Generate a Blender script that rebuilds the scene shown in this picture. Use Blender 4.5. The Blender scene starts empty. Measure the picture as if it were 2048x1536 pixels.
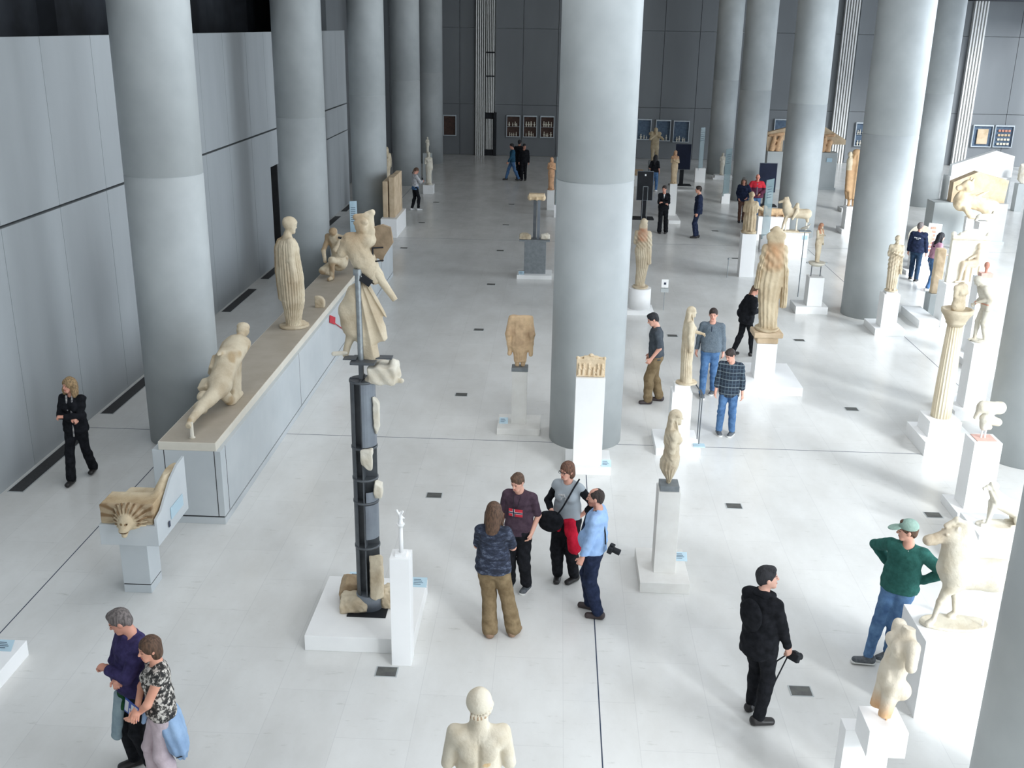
import bpy, bmesh, math, random
import numpy as np
import openvdb as vdb
from mathutils import Vector, Matrix
random.seed(7)
COL = bpy.context.scene.collection
PI = math.pi
A = lambda *v: np.array(v, dtype=np.float64)
rad = math.radians
def unit(v):
    v = np.asarray(v, float); n = np.linalg.norm(v); return v/n if n > 1e-9 else v
def RZ(d): c, s = math.cos(rad(d)), math.sin(rad(d)); return np.array([[c,-s,0],[s,c,0],[0,0,1.]])
def RX(d): c, s = math.cos(rad(d)), math.sin(rad(d)); return np.array([[1.,0,0],[0,c,-s],[0,s,c]])
def RY(d): c, s = math.cos(rad(d)), math.sin(rad(d)); return np.array([[c,0,s],[0,1.,0],[-s,0,c]])

# ------------------------------------------------------------------ materials
def _new(name):
    m = bpy.data.materials.new(name); m.use_nodes = True
    nt = m.node_tree; nt.nodes.clear()
    out = nt.nodes.new('ShaderNodeOutputMaterial'); b = nt.nodes.new('ShaderNodeBsdfPrincipled')
    nt.links.new(b.outputs[0], out.inputs[0]); return m, nt, b
def _coord(nt, scale=(1,1,1)):
    tc = nt.nodes.new('ShaderNodeTexCoord'); mp = nt.nodes.new('ShaderNodeMapping')
    mp.inputs['Scale'].default_value = scale
    nt.links.new(tc.outputs['Object'], mp.inputs[0]); return mp.outputs[0]
def _noise(nt, co, sc, det=4, rough=.55):
    n = nt.nodes.new('ShaderNodeTexNoise'); n.inputs['Scale'].default_value = sc
    n.inputs['Detail'].default_value = det; n.inputs['Roughness'].default_value = rough
    nt.links.new(co, n.inputs['Vector']); return n.outputs['Fac']
def _ramp(nt, fac, stops):
    r = nt.nodes.new('ShaderNodeValToRGB'); e = r.color_ramp.elements
    while len(e) < len(stops): e.new(.5)
    for i, (p, c) in enumerate(stops):
        e[i].position = p; e[i].color = (*c, 1)
    nt.links.new(fac, r.inputs[0]); return r.outputs[0]
def _mix(nt, fac, a, b, mode='MIX'):
    m = nt.nodes.new('ShaderNodeMix'); m.data_type = 'RGBA'; m.blend_type = mode
    for s, v in ((m.inputs[0], fac), (m.inputs[6], a), (m.inputs[7], b)):
        if hasattr(v, 'links') or hasattr(v, 'is_linked'): nt.links.new(v, s)
        elif isinstance(v, (int, float)): s.default_value = v
        else: s.default_value = (*v, 1)
    return m.outputs[2]
def _bump(nt, b, h, st, dist=.01):
    bp = nt.nodes.new('ShaderNodeBump'); bp.inputs['Strength'].default_value = st; bp.inputs['Distance'].default_value = dist
    nt.links.new(h, bp.inputs['Height']); nt.links.new(bp.outputs[0], b.inputs['Normal'])
_MC = {}
def mat(name, c, c2=None, sc=6, rough=.6, lo=.35, hi=.65, bump=0, bsc=40, spec=.5, metal=0, vcol=False, alpha=1, stretch=(1,1,1)):
    if name in _MC: return _MC[name]
    m, nt, b = _new(name)
    co = _coord(nt, stretch)
    c2 = c2 or tuple(x*.88 for x in c)
    col = _ramp(nt, _noise(nt, co, sc), [(lo, c), (hi, c2)])
    if vcol:
        a = nt.nodes.new('ShaderNodeAttribute'); a.attribute_name = 'Col'
        col = _mix(nt, 1.0, col, a.outputs['Color'], 'MULTIPLY')
    nt.links.new(col, b.inputs['Base Color'])
    b.inputs['Roughness'].default_value = rough; b.inputs['Metallic'].default_value = metal
    b.inputs['Specular IOR Level'].default_value = spec
    if bump: _bump(nt, b, _noise(nt, co, bsc, 5), bump)
    if alpha < 1: b.inputs['Alpha'].default_value = alpha
    _MC[name] = m; return m
def cloth(name, c, c2=None, sc=14, bump=.7, rough=.9, lo=.35, hi=.65):
    return mat(name, c, c2 or tuple(x*.7 for x in c), sc, rough, lo, hi, bump, 30, spec=.15)
def plaid_mat(name, base, l1, l2):
    m, nt, b = _new(name); co = _coord(nt); sep = nt.nodes.new('ShaderNodeSeparateXYZ'); nt.links.new(co, sep.inputs[0])
    def lines(sock, f, th):
        a = nt.nodes.new('ShaderNodeMath'); a.operation = 'MULTIPLY'; a.inputs[1].default_value = f; nt.links.new(sock, a.inputs[0])
        s = nt.nodes.new('ShaderNodeMath'); s.operation = 'FRACT'; nt.links.new(a.outputs[0], s.inputs[0])
        g = nt.nodes.new('ShaderNodeMath'); g.operation = 'LESS_THAN'; g.inputs[1].default_value = th; nt.links.new(s.outputs[0], g.inputs[0]); return g.outputs[0]
    c = _mix(nt, lines(sep.outputs['X'], 16, .22), base, l1)
    c = _mix(nt, lines(sep.outputs['Z'], 14, .2), c, l1)
    c = _mix(nt, lines(sep.outputs['Z'], 7, .1), c, l2)
    nt.links.new(c, b.inputs['Base Color']); b.inputs['Roughness'].default_value = .9; return m
def print_mat(name, stops, sc=18, stretch=(1,1,1)):
    m, nt, b = _new(name); co = _coord(nt, stretch)
    n = _noise(nt, co, sc, 3, .7)
    nt.links.new(_ramp(nt, n, stops), b.inputs['Base Color']); b.inputs['Roughness'].default_value = .9; return m
def glass_mat(name, tint=(.75,.9,.92), alpha=.28):
    m, nt, b = _new(name); b.inputs['Base Color'].default_value = (*tint, 1); b.inputs['Roughness'].default_value = .05
    b.inputs['Alpha'].default_value = alpha; b.inputs['Specular IOR Level'].default_value = .8; return m

MARBLE = mat('aged_marble', (.63,.545,.40), (.43,.33,.21), 3.2, .75, .40, .74, .6, 42, vcol=True)
MARBLE_P = mat('pale_marble', (.70,.66,.56), (.56,.49,.37), 4, .7, .45, .75, .5, 42, vcol=True)
LIMEST = mat('brown_limestone', (.50,.37,.23), (.34,.24,.15), 5, .9, .4, .65, .5, 22, vcol=True)
POROS = mat('cream_poros_stone', (.66,.52,.36), (.52,.39,.25), 3, .9, .4, .65, .4, 22, vcol=True)
PLASTER = mat('white_plaster', (.86,.86,.84), (.80,.80,.79), 2.5, .55, .3, .8, .05, 60)
WHITE = mat('clean_white_plaster', (.92,.92,.91), (.89,.89,.88), 2, .5)
PEDM = mat('pale_travertine', (.78,.77,.73), (.70,.68,.64), 3.5, .6, .35, .7, .05, 60)
CONC = mat('column_concrete', (.47,.50,.50), (.37,.395,.40), .9, .55, .3, .7, .08, 20, spec=.4)
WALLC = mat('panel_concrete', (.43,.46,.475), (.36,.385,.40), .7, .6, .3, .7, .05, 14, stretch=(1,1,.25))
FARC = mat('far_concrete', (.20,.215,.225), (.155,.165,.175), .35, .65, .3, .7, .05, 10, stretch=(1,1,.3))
GREYP = mat('grey_cladding', (.46,.49,.49), (.42,.45,.45), 1.2, .6)
BENCHM = mat('bench_cladding', (.56,.59,.60), (.50,.535,.55), 1.2, .55)
SLAB_DIM = mat('bench_stone_dim_top', (.44,.39,.32), (.39,.34,.27), 2.5, .6)
SLAB_LIT = mat('bench_stone_lit_edge', (.72,.68,.59), (.66,.62,.53), 3, .6)  # same stone as the bench top, paler to paint its lit edges
DARK = mat('dark_gap', (.02,.021,.023), (.028,.028,.03), 3, .8)
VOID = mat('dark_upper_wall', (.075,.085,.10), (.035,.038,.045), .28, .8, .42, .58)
STEEL = mat('dark_steel', (.085,.095,.105), (.12,.13,.14), 6, .45, metal=.3)
STEELG = mat('grey_blue_steel', (.22,.25,.28), (.18,.20,.23), 4, .45, metal=.2)
PIPE = mat('brushed_pipe', (.33,.36,.37), (.26,.28,.29), 18, .35, metal=.6)
SLATE = mat('slate_block', (.17,.19,.20), (.22,.24,.25), 9, .6)
BLACK = mat('black_lacquer', (.014,.015,.018), (.02,.022,.026), 4, .6, spec=.25)
SCREEN = mat('dark_screen_glass', (.008,.012,.03), (.012,.018,.045), 2, .4, spec=.2)
GRATE = mat('floor_grate_metal', (.028,.028,.03), (.045,.045,.045), 30, .6)
DRAIN = mat('floor_box_metal', (.14,.145,.13), (.10,.10,.10), 8, .5, metal=.3)
ACRYL = glass_mat('label_acrylic', (.55,.74,.84), .75)
GLASS = glass_mat('greenish_glass', (.24,.34,.36), .5)
RODG = glass_mat('clear_acrylic', (.8,.78,.86), .3)
REDM = mat('red_paint', (.62,.03,.05), (.5,.02,.04), 5, .6)
SLAT = mat('white_slat_paint', (.85,.85,.83), (.78,.78,.76), 3, .5)
TERRA = mat('terracotta_fragment', (.62,.30,.22), (.48,.22,.16), 12, .9)
PINKT = mat('pinkish_stone', (.80,.52,.44), (.72,.45,.38), 12, .9)
DARKCASE = mat('case_lining', (.085,.045,.033), (.05,.03,.024), 8, .8)
BLUECASE = mat('case_lining_blue', (.10,.15,.21), (.07,.10,.15), 8, .8)
FRAME = mat('case_frame', (.52,.57,.60), (.46,.50,.53), 8, .4)
INK = mat('printed_ink', (.03,.05,.09), (.04,.05,.08), 5, .8)
SKIN = mat('skin', (.72,.43,.33), (.66,.37,.28), 8, .55, vcol=True)
def hairm(n, c): return mat(n, c, tuple(x*.45 for x in c), 60, .7, .4, .6, .6, 90, stretch=(1,1,.25))

def floor_material():
    m, nt, b = _new('polished_stone_floor')
    tc = nt.nodes.new('ShaderNodeTexCoord'); mp = nt.nodes.new('ShaderNodeMapping')
    mp.inputs['Rotation'].default_value = (0, 0, PI/2); mp.inputs['Location'].default_value = (.25,.55,0)
    nt.links.new(tc.outputs['Object'], mp.inputs[0])
    br = nt.nodes.new('ShaderNodeTexBrick'); nt.links.new(mp.outputs[0], br.inputs['Vector'])
    br.inputs['Scale'].default_value = 1; br.inputs['Brick Width'].default_value = 1.6; br.inputs['Row Height'].default_value = .8
    br.inputs['Mortar Size'].default_value = .004; br.inputs['Mortar Smooth'].default_value = .2
    br.inputs['Color1'].default_value = (.76,.76,.735,1); br.inputs['Color2'].default_value = (.70,.70,.675,1)
    br.inputs['Mortar'].default_value = (.58,.58,.57,1); br.offset = .5
    co = _coord(nt, (1,.5,1)); n1 = _noise(nt, co, 1.3, 6, .65)
    c = _mix(nt, .55, br.outputs['Color'], _ramp(nt, n1, [(.35,(.58,.57,.54)),(.7,(.73,.73,.71))]))
    n2 = _noise(nt, _coord(nt, (1,3.5,1)), 3.1, 8, .7)
    c = _mix(nt, 1.0, c, _ramp(nt, n2, [(.28,(.80,.80,.78)),(.40,(1,1,1))]), 'MULTIPLY')
    nt.links.new(c, b.inputs['Base Color'])
    rr = nt.nodes.new('ShaderNodeMapRange'); rr.inputs['To Min'].default_value = .16; rr.inputs['To Max'].default_value = .3
    nt.links.new(n1, rr.inputs['Value']); nt.links.new(rr.outputs[0], b.inputs['Roughness'])
    b.inputs['Specular IOR Level'].default_value = .5
    return m
FLOORM = floor_material()

# ------------------------------------------------------------------ objects
def empty(name, loc, rz=0):
    o = bpy.data.objects.new(name, None); COL.objects.link(o); o.location = loc; o.rotation_euler = (0,0,rz); o.empty_display_size = .1; return o
def tag(o, label, cat, group=None):
    o['label'] = label; o['category'] = cat
    if group: o['group'] = group
    return o
def struct(o): o['kind'] = 'structure'; return o
def link(name, me, m=None, parent=None, loc=(0,0,0)):
    if not me.color_attributes:
        me.color_attributes.new('Col','FLOAT_COLOR','POINT').data.foreach_set('color', [1.]*4*len(me.vertices))
    o = bpy.data.objects.new(name, me); COL.objects.link(o); o.location = loc
    if m is not None:
        for mm in (m if isinstance(m, (list, tuple)) else [m]): me.materials.append(mm)
    if parent is not None: o.parent = parent
    return o
class B:
    """collects simple solids into one bmesh"""
    def __init__(s): s.bm = bmesh.new(); s.mi = 0
    def _fin(s, vs):
        fs = {f for v in vs for f in v.link_faces}
        for f in fs: f.material_index = s.mi
        return s
    def box(s, x0, x1, y0, y1, z0, z1, bev=0, rot=None, piv=None):
        r = bmesh.ops.create_cube(s.bm, size=1)
        M = Matrix.Translation(((x0+x1)/2,(y0+y1)/2,(z0+z1)/2)) @ Matrix.Diagonal((abs(x1-x0),abs(y1-y0),abs(z1-z0),1))
        bmesh.ops.transform(s.bm, matrix=M, verts=r['verts']); vs = r['verts']
        if bev:
            es = list({e for v in vs for e in v.link_edges})
            q = bmesh.ops.bevel(s.bm, geom=es, offset=bev, segments=2, affect='EDGES', profile=.5); vs = q['verts']
            vs = list({v for f in q['faces'] for v in f.verts} | set(vs))
        if rot is not None:
            p = Vector(piv if piv is not None else ((x0+x1)/2,(y0+y1)/2,(z0+z1)/2))
            bmesh.ops.transform(s.bm, matrix=Matrix.Translation(p) @ rot.to_4x4() @ Matrix.Translation(-p), verts=vs)
        return s._fin(vs)
    def tube(s, a, b, r, r2=None, n=16):
        a, b = Vector(a), Vector(b); d = b-a; r2 = r if r2 is None else r2
        q = bmesh.ops.create_cone(s.bm, cap_ends=True, segments=n, radius1=r, radius2=r2, depth=d.length)
        M = Matrix.Translation((a+b)/2) @ d.to_track_quat('Z','Y').to_matrix().to_4x4()
        bmesh.ops.transform(s.bm, matrix=M, verts=q['verts']); return s._fin(q['verts'])
    def lathe(s, prof, c=(0,0), n=48, flutes=0, famp=0):
        rings = []
        for z, r in prof:
            ring = []
            for i in range(n):
                t = 2*PI*i/n; rr = r*(1 - famp*abs(math.sin(flutes*t/2)) if flutes else 1)
                ring.append(s.bm.verts.new((c[0]+rr*math.cos(t), c[1]+rr*math.sin(t), z)))
            rings.append(ring)
        for a, b in zip(rings, rings[1:]):
            for i in range(n):
                f = s.bm.faces.new((a[i], a[(i+1)%n], b[(i+1)%n], b[i])); f.smooth = not flutes or n > 100; f.material_index = s.mi
        s.bm.faces.new(rings[0][::-1]).material_index = s.mi; s.bm.faces.new(rings[-1]).material_index = s.mi; return s
    def prism(s, pts, d0, d1, axis='y'):
        """polygon pts (u,v) extruded; axis y: u=x, v=z; axis x: u=y, v=z; axis z: u=x, v=y"""
        f3 = {'y': lambda u,v,d: (u,d,v), 'x': lambda u,v,d: (d,u,v), 'z': lambda u,v,d: (u,v,d)}[axis]
        a = [s.bm.verts.new(f3(u,v,d0)) for u,v in pts]; b = [s.bm.verts.new(f3(u,v,d1)) for u,v in pts]
        fs = [s.bm.faces.new(a), s.bm.faces.new(b[::-1])]
        n = len(pts)
        for i in range(n): fs.append(s.bm.faces.new((a[i], b[i], b[(i+1)%n], a[(i+1)%n])))
        for f in fs: f.material_index = s.mi
        return s
    def done(s, name, m, parent=None, loc=(0,0,0), smooth=False):
        bmesh.ops.recalc_face_normals(s.bm, faces=s.bm.faces[:])
        me = bpy.data.meshes.new(name); s.bm.to_mesh(me); s.bm.free()
        if smooth:
            for p in me.polygons: p.use_smooth = True
        return link(name, me, m, parent, loc)

# ------------------------------------------------------------------ sculpting with distance fields
def n3(X, Y, Z, f, ph=0.):
    a = np.sin(f*X + 1.7*np.sin(f*.63*Y+ph) + ph); b = np.sin(f*Y*1.13 + 1.5*np.sin(f*.71*Z+2*ph) + 1.1)
    c = np.sin(f*Z*.91 + 1.6*np.sin(f*.57*X+3*ph) + 2.3)
    return (a*b + b*c + c*a)/3
class P:
    """primitive: fn(X,Y,Z)->distance, lo/hi bounds, blend k, op +/-"""
    def __init__(s, fn, lo, hi, k=.02, op='+'): s.fn, s.lo, s.hi, s.k, s.op = fn, np.asarray(lo,float), np.asarray(hi,float), k, op
def cap(a, b, ra, rb=None, k=.02, e=1., side=None, op='+'):
    a, b = np.asarray(a,float), np.asarray(b,float); rb = ra if rb is None else rb; ba = b-a; L = max(ba@ba, 1e-9)
    sd = None if side is None or e == 1 else unit(side)
    def fn(X, Y, Z):
        x, y, z = X-a[0], Y-a[1], Z-a[2]
        t = np.clip((x*ba[0]+y*ba[1]+z*ba[2])/L, 0, 1)
        x, y, z = x-t*ba[0], y-t*ba[1], z-t*ba[2]
        q = x*x+y*y+z*z
        if sd is not None:
            s = x*sd[0]+y*sd[1]+z*sd[2]; q = np.maximum(q - s*s*(1-1/(e*e)), 0)
        return np.sqrt(q) - (ra+(rb-ra)*t)
    R = max(ra, rb)*max(e, 1); return P(fn, np.minimum(a,b)-R, np.maximum(a,b)+R, k, op)
def ell(c, r, R=None, k=.02, op='+'):
    c, r = np.asarray(c,float), np.asarray(r,float); Rt = None if R is None else np.asarray(R).T
    def fn(X, Y, Z):
        x, y, z = X-c[0], Y-c[1], Z-c[2]
        if Rt is not None: x, y, z = (Rt[i,0]*x+Rt[i,1]*y+Rt[i,2]*z for i in range(3))
        k0 = np.sqrt((x/r[0])**2+(y/r[1])**2+(z/r[2])**2); k1 = np.sqrt((x/r[0]**2)**2+(y/r[1]**2)**2+(z/r[2]**2)**2)+1e-6
        return k0*(k0-1)/k1
    m = r if Rt is None else np.array([max(r)]*3); return P(fn, c-m, c+m, k, op)
def bxs(c, h, R=None, rd=.005, k=.01, op='+'):
    c, h = np.asarray(c,float), np.asarray(h,float); Rt = None if R is None else np.asarray(R).T
    def fn(X, Y, Z):
        x, y, z = X-c[0], Y-c[1], Z-c[2]
        if Rt is not None: x, y, z = (Rt[i,0]*x+Rt[i,1]*y+Rt[i,2]*z for i in range(3))
        qx, qy, qz = abs(x)-h[0]+rd, abs(y)-h[1]+rd, abs(z)-h[2]+rd
        return np.sqrt(np.maximum(qx,0)**2+np.maximum(qy,0)**2+np.maximum(qz,0)**2)+np.minimum(np.maximum(np.maximum(qx,qy),qz),0)-rd
    m = h if Rt is None else np.array([np.linalg.norm(h)]*3); return P(fn, c-m, c+m, k, op)
def loft(st, n=0, amp=0, ph=0., k=.02, tw=0., op='+', sharp=False):
    """vertical loft through stations (z, cx, cy, rx, ry) with n flutes/folds"""
    st = np.array(st, float); zs = st[:,0]
    def fn(X, Y, Z):
        zz = np.clip(Z, zs[0], zs[-1]); g = [np.interp(zz.ravel(), zs, st[:,i]).reshape(zz.shape) for i in range(1,5)]
        x, y = X-g[0], Y-g[1]; q = np.sqrt((x/g[2])**2+(y/g[3])**2)
        d = (q-1)*np.minimum(g[2], g[3])
        if n:
            th = np.arctan2(y/g[3], x/g[2]); w = np.sin(n*th + ph + tw*(Z-zs[0]) + .6*np.sin(3*th))
            if sharp: w = 1-2*np.abs(w)
            d = d + amp*w
        return np.maximum(d, np.maximum(zs[0]-Z, Z-zs[-1]))
    R = max(st[:,3].max(), st[:,4].max())
    return P(fn, (st[:,1].min()-R-.02, st[:,2].min()-R-.02, zs[0]), (st[:,1].max()+R+.02, st[:,2].max()+R+.02, zs[-1]), k, op)
def cutbelow(z): return P(lambda X,Y,Z: Z-z+0*X, (-9,-9,-9), (9,9,z), 0, '-')
def halfcut(p, n):
    """removes the side the normal n points to"""
    p, n = np.asarray(p,float), unit(n)
    return P(lambda X,Y,Z: -((X-p[0])*n[0]+(Y-p[1])*n[1]+(Z-p[2])*n[2]), (-9,)*3, (9,)*3, 0, '-')
def sculpt(prims, vox, name, m, parent=None, loc=(0,0,0), colf=None, disp=None, smooth=True, adapt=0.0, floor=None):
    pos = [p for p in prims if p.op == '+']
    lo = np.min([p.lo for p in pos], 0)-5*vox; hi = np.max([p.hi for p in pos], 0)+5*vox
    n = np.ceil((hi-lo)/vox).astype(int)+1
    F = np.full(n, 9., np.float32); ax = [lo[i]+vox*np.arange(n[i]) for i in range(3)]
    for p in prims:
        pad = p.k+4*vox
        i0 = np.clip(np.floor((p.lo-pad-lo)/vox).astype(int), 0, n); i1 = np.clip(np.ceil((p.hi+pad-lo)/vox).astype(int)+1, 0, n)
        if (i1 <= i0).any(): continue
        sl = tuple(slice(a, b) for a, b in zip(i0, i1))
        X = ax[0][sl[0]][:,None,None]; Y = ax[1][sl[1]][None,:,None]; Z = ax[2][sl[2]][None,None,:]
        d = (p.fn(X, Y, Z) + np.zeros((1,1,1))).astype(np.float32); a = F[sl]
        if d.shape != a.shape: d = np.broadcast_to(d, a.shape)
        if p.op == '+':
            if p.k > 0:
                h = np.clip(.5+.5*(a-d)/p.k, 0, 1); F[sl] = a+(d-a)*h-p.k*h*(1-h)
            else: F[sl] = np.minimum(a, d)
        else:
            if p.k > 0:
                h = np.clip(.5-.5*(a+d)/p.k, 0, 1); F[sl] = a+(-d-a)*h+p.k*h*(1-h)
            else: F[sl] = np.maximum(a, -d)
    if disp is not None:
        X = ax[0][:,None,None]; Y = ax[1][None,:,None]; Z = ax[2][None,None,:]
        F = F+disp(X, Y, Z).astype(np.float32)
    if floor is not None: F = np.maximum(F, (floor-ax[2][None,None,:]).astype(np.float32))
    F[0]=F[-1]=1; F[:,0]=F[:,-1]=1; F[:,:,0]=F[:,:,-1]=1
    np.clip(F, -4*vox, 4*vox, out=F)
    g = vdb.FloatGrid(4*vox); g.copyFromArray(F.astype(np.float32))
    pts, tri, quad = g.convertToPolygons(isovalue=0.0, adaptivity=adapt)
    V = pts*vox+lo
    faces = [tuple(int(i) for i in q[::-1]) for q in quad]+[tuple(int(i) for i in t[::-1]) for t in tri]
    me = bpy.data.meshes.new(name); me.from_pydata([tuple(v) for v in V], [], faces); me.update()
    if smooth: me.polygons.foreach_set('use_smooth', [True]*len(me.polygons))
    at = me.color_attributes.new('Col', 'FLOAT_COLOR', 'POINT')
    c = np.ones((len(V),4)); 
    if colf is not None: c[:,:3] = colf(V)
    at.data.foreach_set('color', c.ravel())
    return link(name, me, m, parent, loc)

# ------------------------------------------------------------------ the human figure
def ik(s, t, a, b, hint):
    s, t = np.asarray(s,float), np.asarray(t,float); d = t-s; L = np.linalg.norm(d)
    if L > (a+b)*.995: t = s+d/L*(a+b)*.995; d = t-s; L = np.linalg.norm(d)
    x = (a*a-b*b+L*L)/(2*L); h = math.sqrt(max(a*a-x*x, 0)); u = d/L
    hv = np.asarray(hint,float); hv = unit(hv-(hv@u)*u); return s+u*x+hv*h, t
class Body:
    """joints in the figure's own frame: +y ahead, +x its right hand, z up, 1.75 m tall"""
    def __init__(s, fem=False, lean=0, roll=0, twist=0, head=(0,0,0), R=(.10,0,-5), L=(-.10,0,5), hr=(.24,.03,.82), hl=(-.24,.03,.82),
                 er=(.4,-1,0), el=(-.4,-1,0), kr=(0,1,0), kl=(0,1,0), hip=(0,0,0), fat=1., belly=0, fr=0, fl=0, curl=.5, shr=0):
        s.fem, s.fat, s.belly = fem, fat, belly
        s.pc = A(0,0,.93)+A(*hip); s.T = RZ(twist)@RX(-lean)@RY(roll)
        t = lambda x, y, z: s.pc+s.T@(A(x,y,z)-A(0,0,.93)); s.t = t
        sw = .155 if fem else .175
        s.sh = {1: t(sw,0,1.405+shr), -1: t(-sw,0,1.405+shr)}
        ua, fa = .285, .25
        s.el, s.wr = {}, {}
        for sg, h, e in ((1,hr,er),(-1,hl,el)): s.el[sg], s.wr[sg] = ik(s.sh[sg], h, ua, fa, e)
        s.hip = {1: s.pc+RZ(twist*.4)@A(.085,0,-.01), -1: s.pc+RZ(twist*.4)@A(-.085,0,-.01)}
        s.ft = {1: (R, fr), -1: (L, fl)}; s.kn, s.an = {}, {}
        for sg, f, lift, kh in ((1,R,fr,kr),(-1,L,fl,kl)):
            s.kn[sg], s.an[sg] = ik(s.hip[sg], (f[0],f[1],.08+lift), .43, .43, kh)
        s.nk = t(0,.01,1.535); s.H = RZ(head[0]+twist*0)@RX(-head[1])@RY(head[2]); s.hc = s.nk+s.H@A(0,.025,.105); s.curl = curl
        s.hd = lambda x, y, z: s.hc+s.H@A(x,y,z)
    def torso(s, g=0., k=.05, neck=True):
        t, X = s.t, s.T[:,0]; f = s.fat
        if s.fem: w = [(.905,.97,.112,.108,1.5),(.98,1.12,.092,.084,1.38),(1.12,1.33,.09,.098,1.4)]
        else: w = [(.905,.98,.106,.102,1.48),(.98,1.12,.10,.098,1.42),(1.12,1.33,.104,.112,1.46)]
        o = [cap(t(0,0,a), t(0,.005,b), ra*f+g, rb*f+g, k, e, X) for a,b,ra,rb,e in w]
        sw = .120 if s.fem else .142
        o.append(cap(t(-sw,-.01,1.395), t(sw,-.01,1.395), .058+g, None, k))
        o.append(cap(t(0,-.01,1.36), t(0,-.005,1.45 if not neck else 1.49), .07+g, .055+g*.5, .05))
        if s.fem: o += [ell(t(sx*.068,.088,1.285), (.058+g,.05+g,.055+g), s.T, .03) for sx in (1,-1)]
        if s.belly: o.append(ell(t(0,.055,1.06), (.15+g,.12+s.belly+g,.15+g), s.T, .05))
        if neck: o.append(cap(t(0,-.005,1.46), s.nk+s.H@A(0,.0,.03), .053, .05, .03))
        return o
    def arm(s, sg, g=0., upto=1., r=1.):
        a, b, c = s.sh[sg], s.el[sg], s.wr[sg]; o = []
        if upto <= 1: return [cap(a, a+(b-a)*upto, .05*r+g, (.05-.01*upto)*r+g, .03)]
        o.append(cap(a, b, .05*r+g, .04*r+g, .03)); u = min(upto-1, 1)
        o.append(cap(b, b+(c-b)*u, .039*r+g, (.039-.012*u)*r+g, .02)); return o
    def hand(s, sg, curl=None, k=.006):
        cu = s.curl if curl is None else curl; w = s.wr[sg]; d = unit(w-s.el[sg])
        up = A(0,0,1); side = np.cross(d, up)
        if np.linalg.norm(side) < .3: side = A(0,1,0)-(A(0,1,0)@d)*d   # hanging arm: the palm faces the thigh
        side = unit(side); n = unit(np.cross(side, d))                  # n: out of the back of the hand
        if abs(d[2]) > .6:
            side = unit(A(0,1,0)-(A(0,1,0)@d)*d); n = A(sg,0,0); n = unit(n-(n@d)*d)
        pc = w+d*.045
        o = [cap(w, pc+d*.03, .022, .026, .01, 1.55, side)]
        for i, (off, L) in enumerate(((.03,.068),(.010,.076),(-.010,.07),(-.030,.055))):
            a = w+d*.08+side*off; d1 = unit(d*math.cos(cu*.8)-n*math.sin(cu*.8)); m_ = a+d1*L*.5
            d2 = unit(d*math.cos(cu*2)-n*math.sin(cu*2)); o.append(cap(a, m_, .0105, .0095, k)); o.append(cap(m_, m_+d2*L*.5, .0095, .0075, .002))
        a = w+d*.025+side*.026; b = a+unit(d*.7+side*.75-n*.25)*.04; o += [cap(a, b, .013, .011, .01), cap(b, b+unit(d*.9+side*.15-n*.3)*.03, .0105, .009, .002)]
        return o
    def leg(s, sg, g=0., upto=2., fl=0., r=1.):
        a, b, c = s.hip[sg], s.kn[sg], s.an[sg]; f = .5+.5*s.fat
        o = [cap(a, b, .083*f*r+g, .056*r+g, .04)]
        u = upto-1; o.append(cap(b, b+(c-b)*min(u,1), .056*r+g, (.056+(.038-.056)*min(u,1))*r+g+fl, .03))
        back = unit(np.cross(np.cross(c-b, A(0,1,0)), c-b)); o.append(ell(b+(c-b)*.3-A(0,1,0)*.018, (.05*r+g,.052*r+g,.12), None, .03))
        return o
    def foot(s, sg, g=0., k=.02):
        (f, lift) = s.ft[sg]; c = s.an[sg]; d = RZ(f[2])@A(0,1,0); sd = RZ(f[2])@A(1,0,0)
        z = c[2]-.08; h = A(c[0],c[1],z+.038)-d*.045; t = A(c[0],c[1],z+.03)+d*.135
        if lift > .03: t = t+A(0,0,-lift*.8)+A(0,0,.0)
        return [cap(h+A(0,0,.02), c+A(0,0,.0), .036+g, .034+g, k), cap(h, t, .034+g, .028+g, k, 1.25, sd)]
    def head(s):
        h = s.hd; R = s.H
        o = [ell(h(0,-.012,.022), (.074,.094,.093), R, .02), ell(h(0,.022,-.035), (.060,.068,.082), R, .03), cap(h(-.018,.058,-.092), h(.018,.058,-.092), .026, None, .02),
             cap(h(0,.084,.005), h(0,.103,-.028), .009, .014, .012), cap(h(-.03,.076,.022), h(.03,.076,.022), .013, None, .015)]
        o += [ell(h(sx*.031,.098,.0), (.017,.015,.011), R, .006, '-') for sx in (1,-1)]
        o += [ell(h(sx*.031,.078,.0), (.013,.013,.011), R, .003) for sx in (1,-1)]
        o += [ell(h(sx*.075,-.008,-.012), (.011,.02,.03), R@RY(8*sx), .008) for sx in (1,-1)]
        o += [cap(h(-.017,.088,-.066), h(.017,.088,-.066), .0065, None, .004), ell(h(0,.1,-.0695), (.02,.012,.0016), R, .002, '-')]
        return o
    def face_col(s, V, skin=(1,1,1), beard=None):
        q = (V-s.hc)@s.H; c = np.ones((len(V),3))*A(*skin); f = q[:,1] > .055
        lip = f & (abs(q[:,0]) < .024) & (abs(q[:,2]+.067) < .009); c[lip] *= (.80,.45,.45)
        for sx in (1,-1):
            e = f & (((q[:,0]-sx*.031)/.013)**2+((q[:,2])/.009)**2 < 1); c[e] *= (.25,.22,.22)
            br = f & (abs(q[:,0]-sx*.032) < .02) & (abs(q[:,2]-.024) < .005); c[br] *= (.35,.3,.3)
        if beard:
            bd = (q[:,1] > -.01) & (q[:,2] < -.045) & (q[:,2] > -.14) & ~lip & (abs(q[:,0]) < .09); c[bd] *= A(*beard)
        return c
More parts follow.
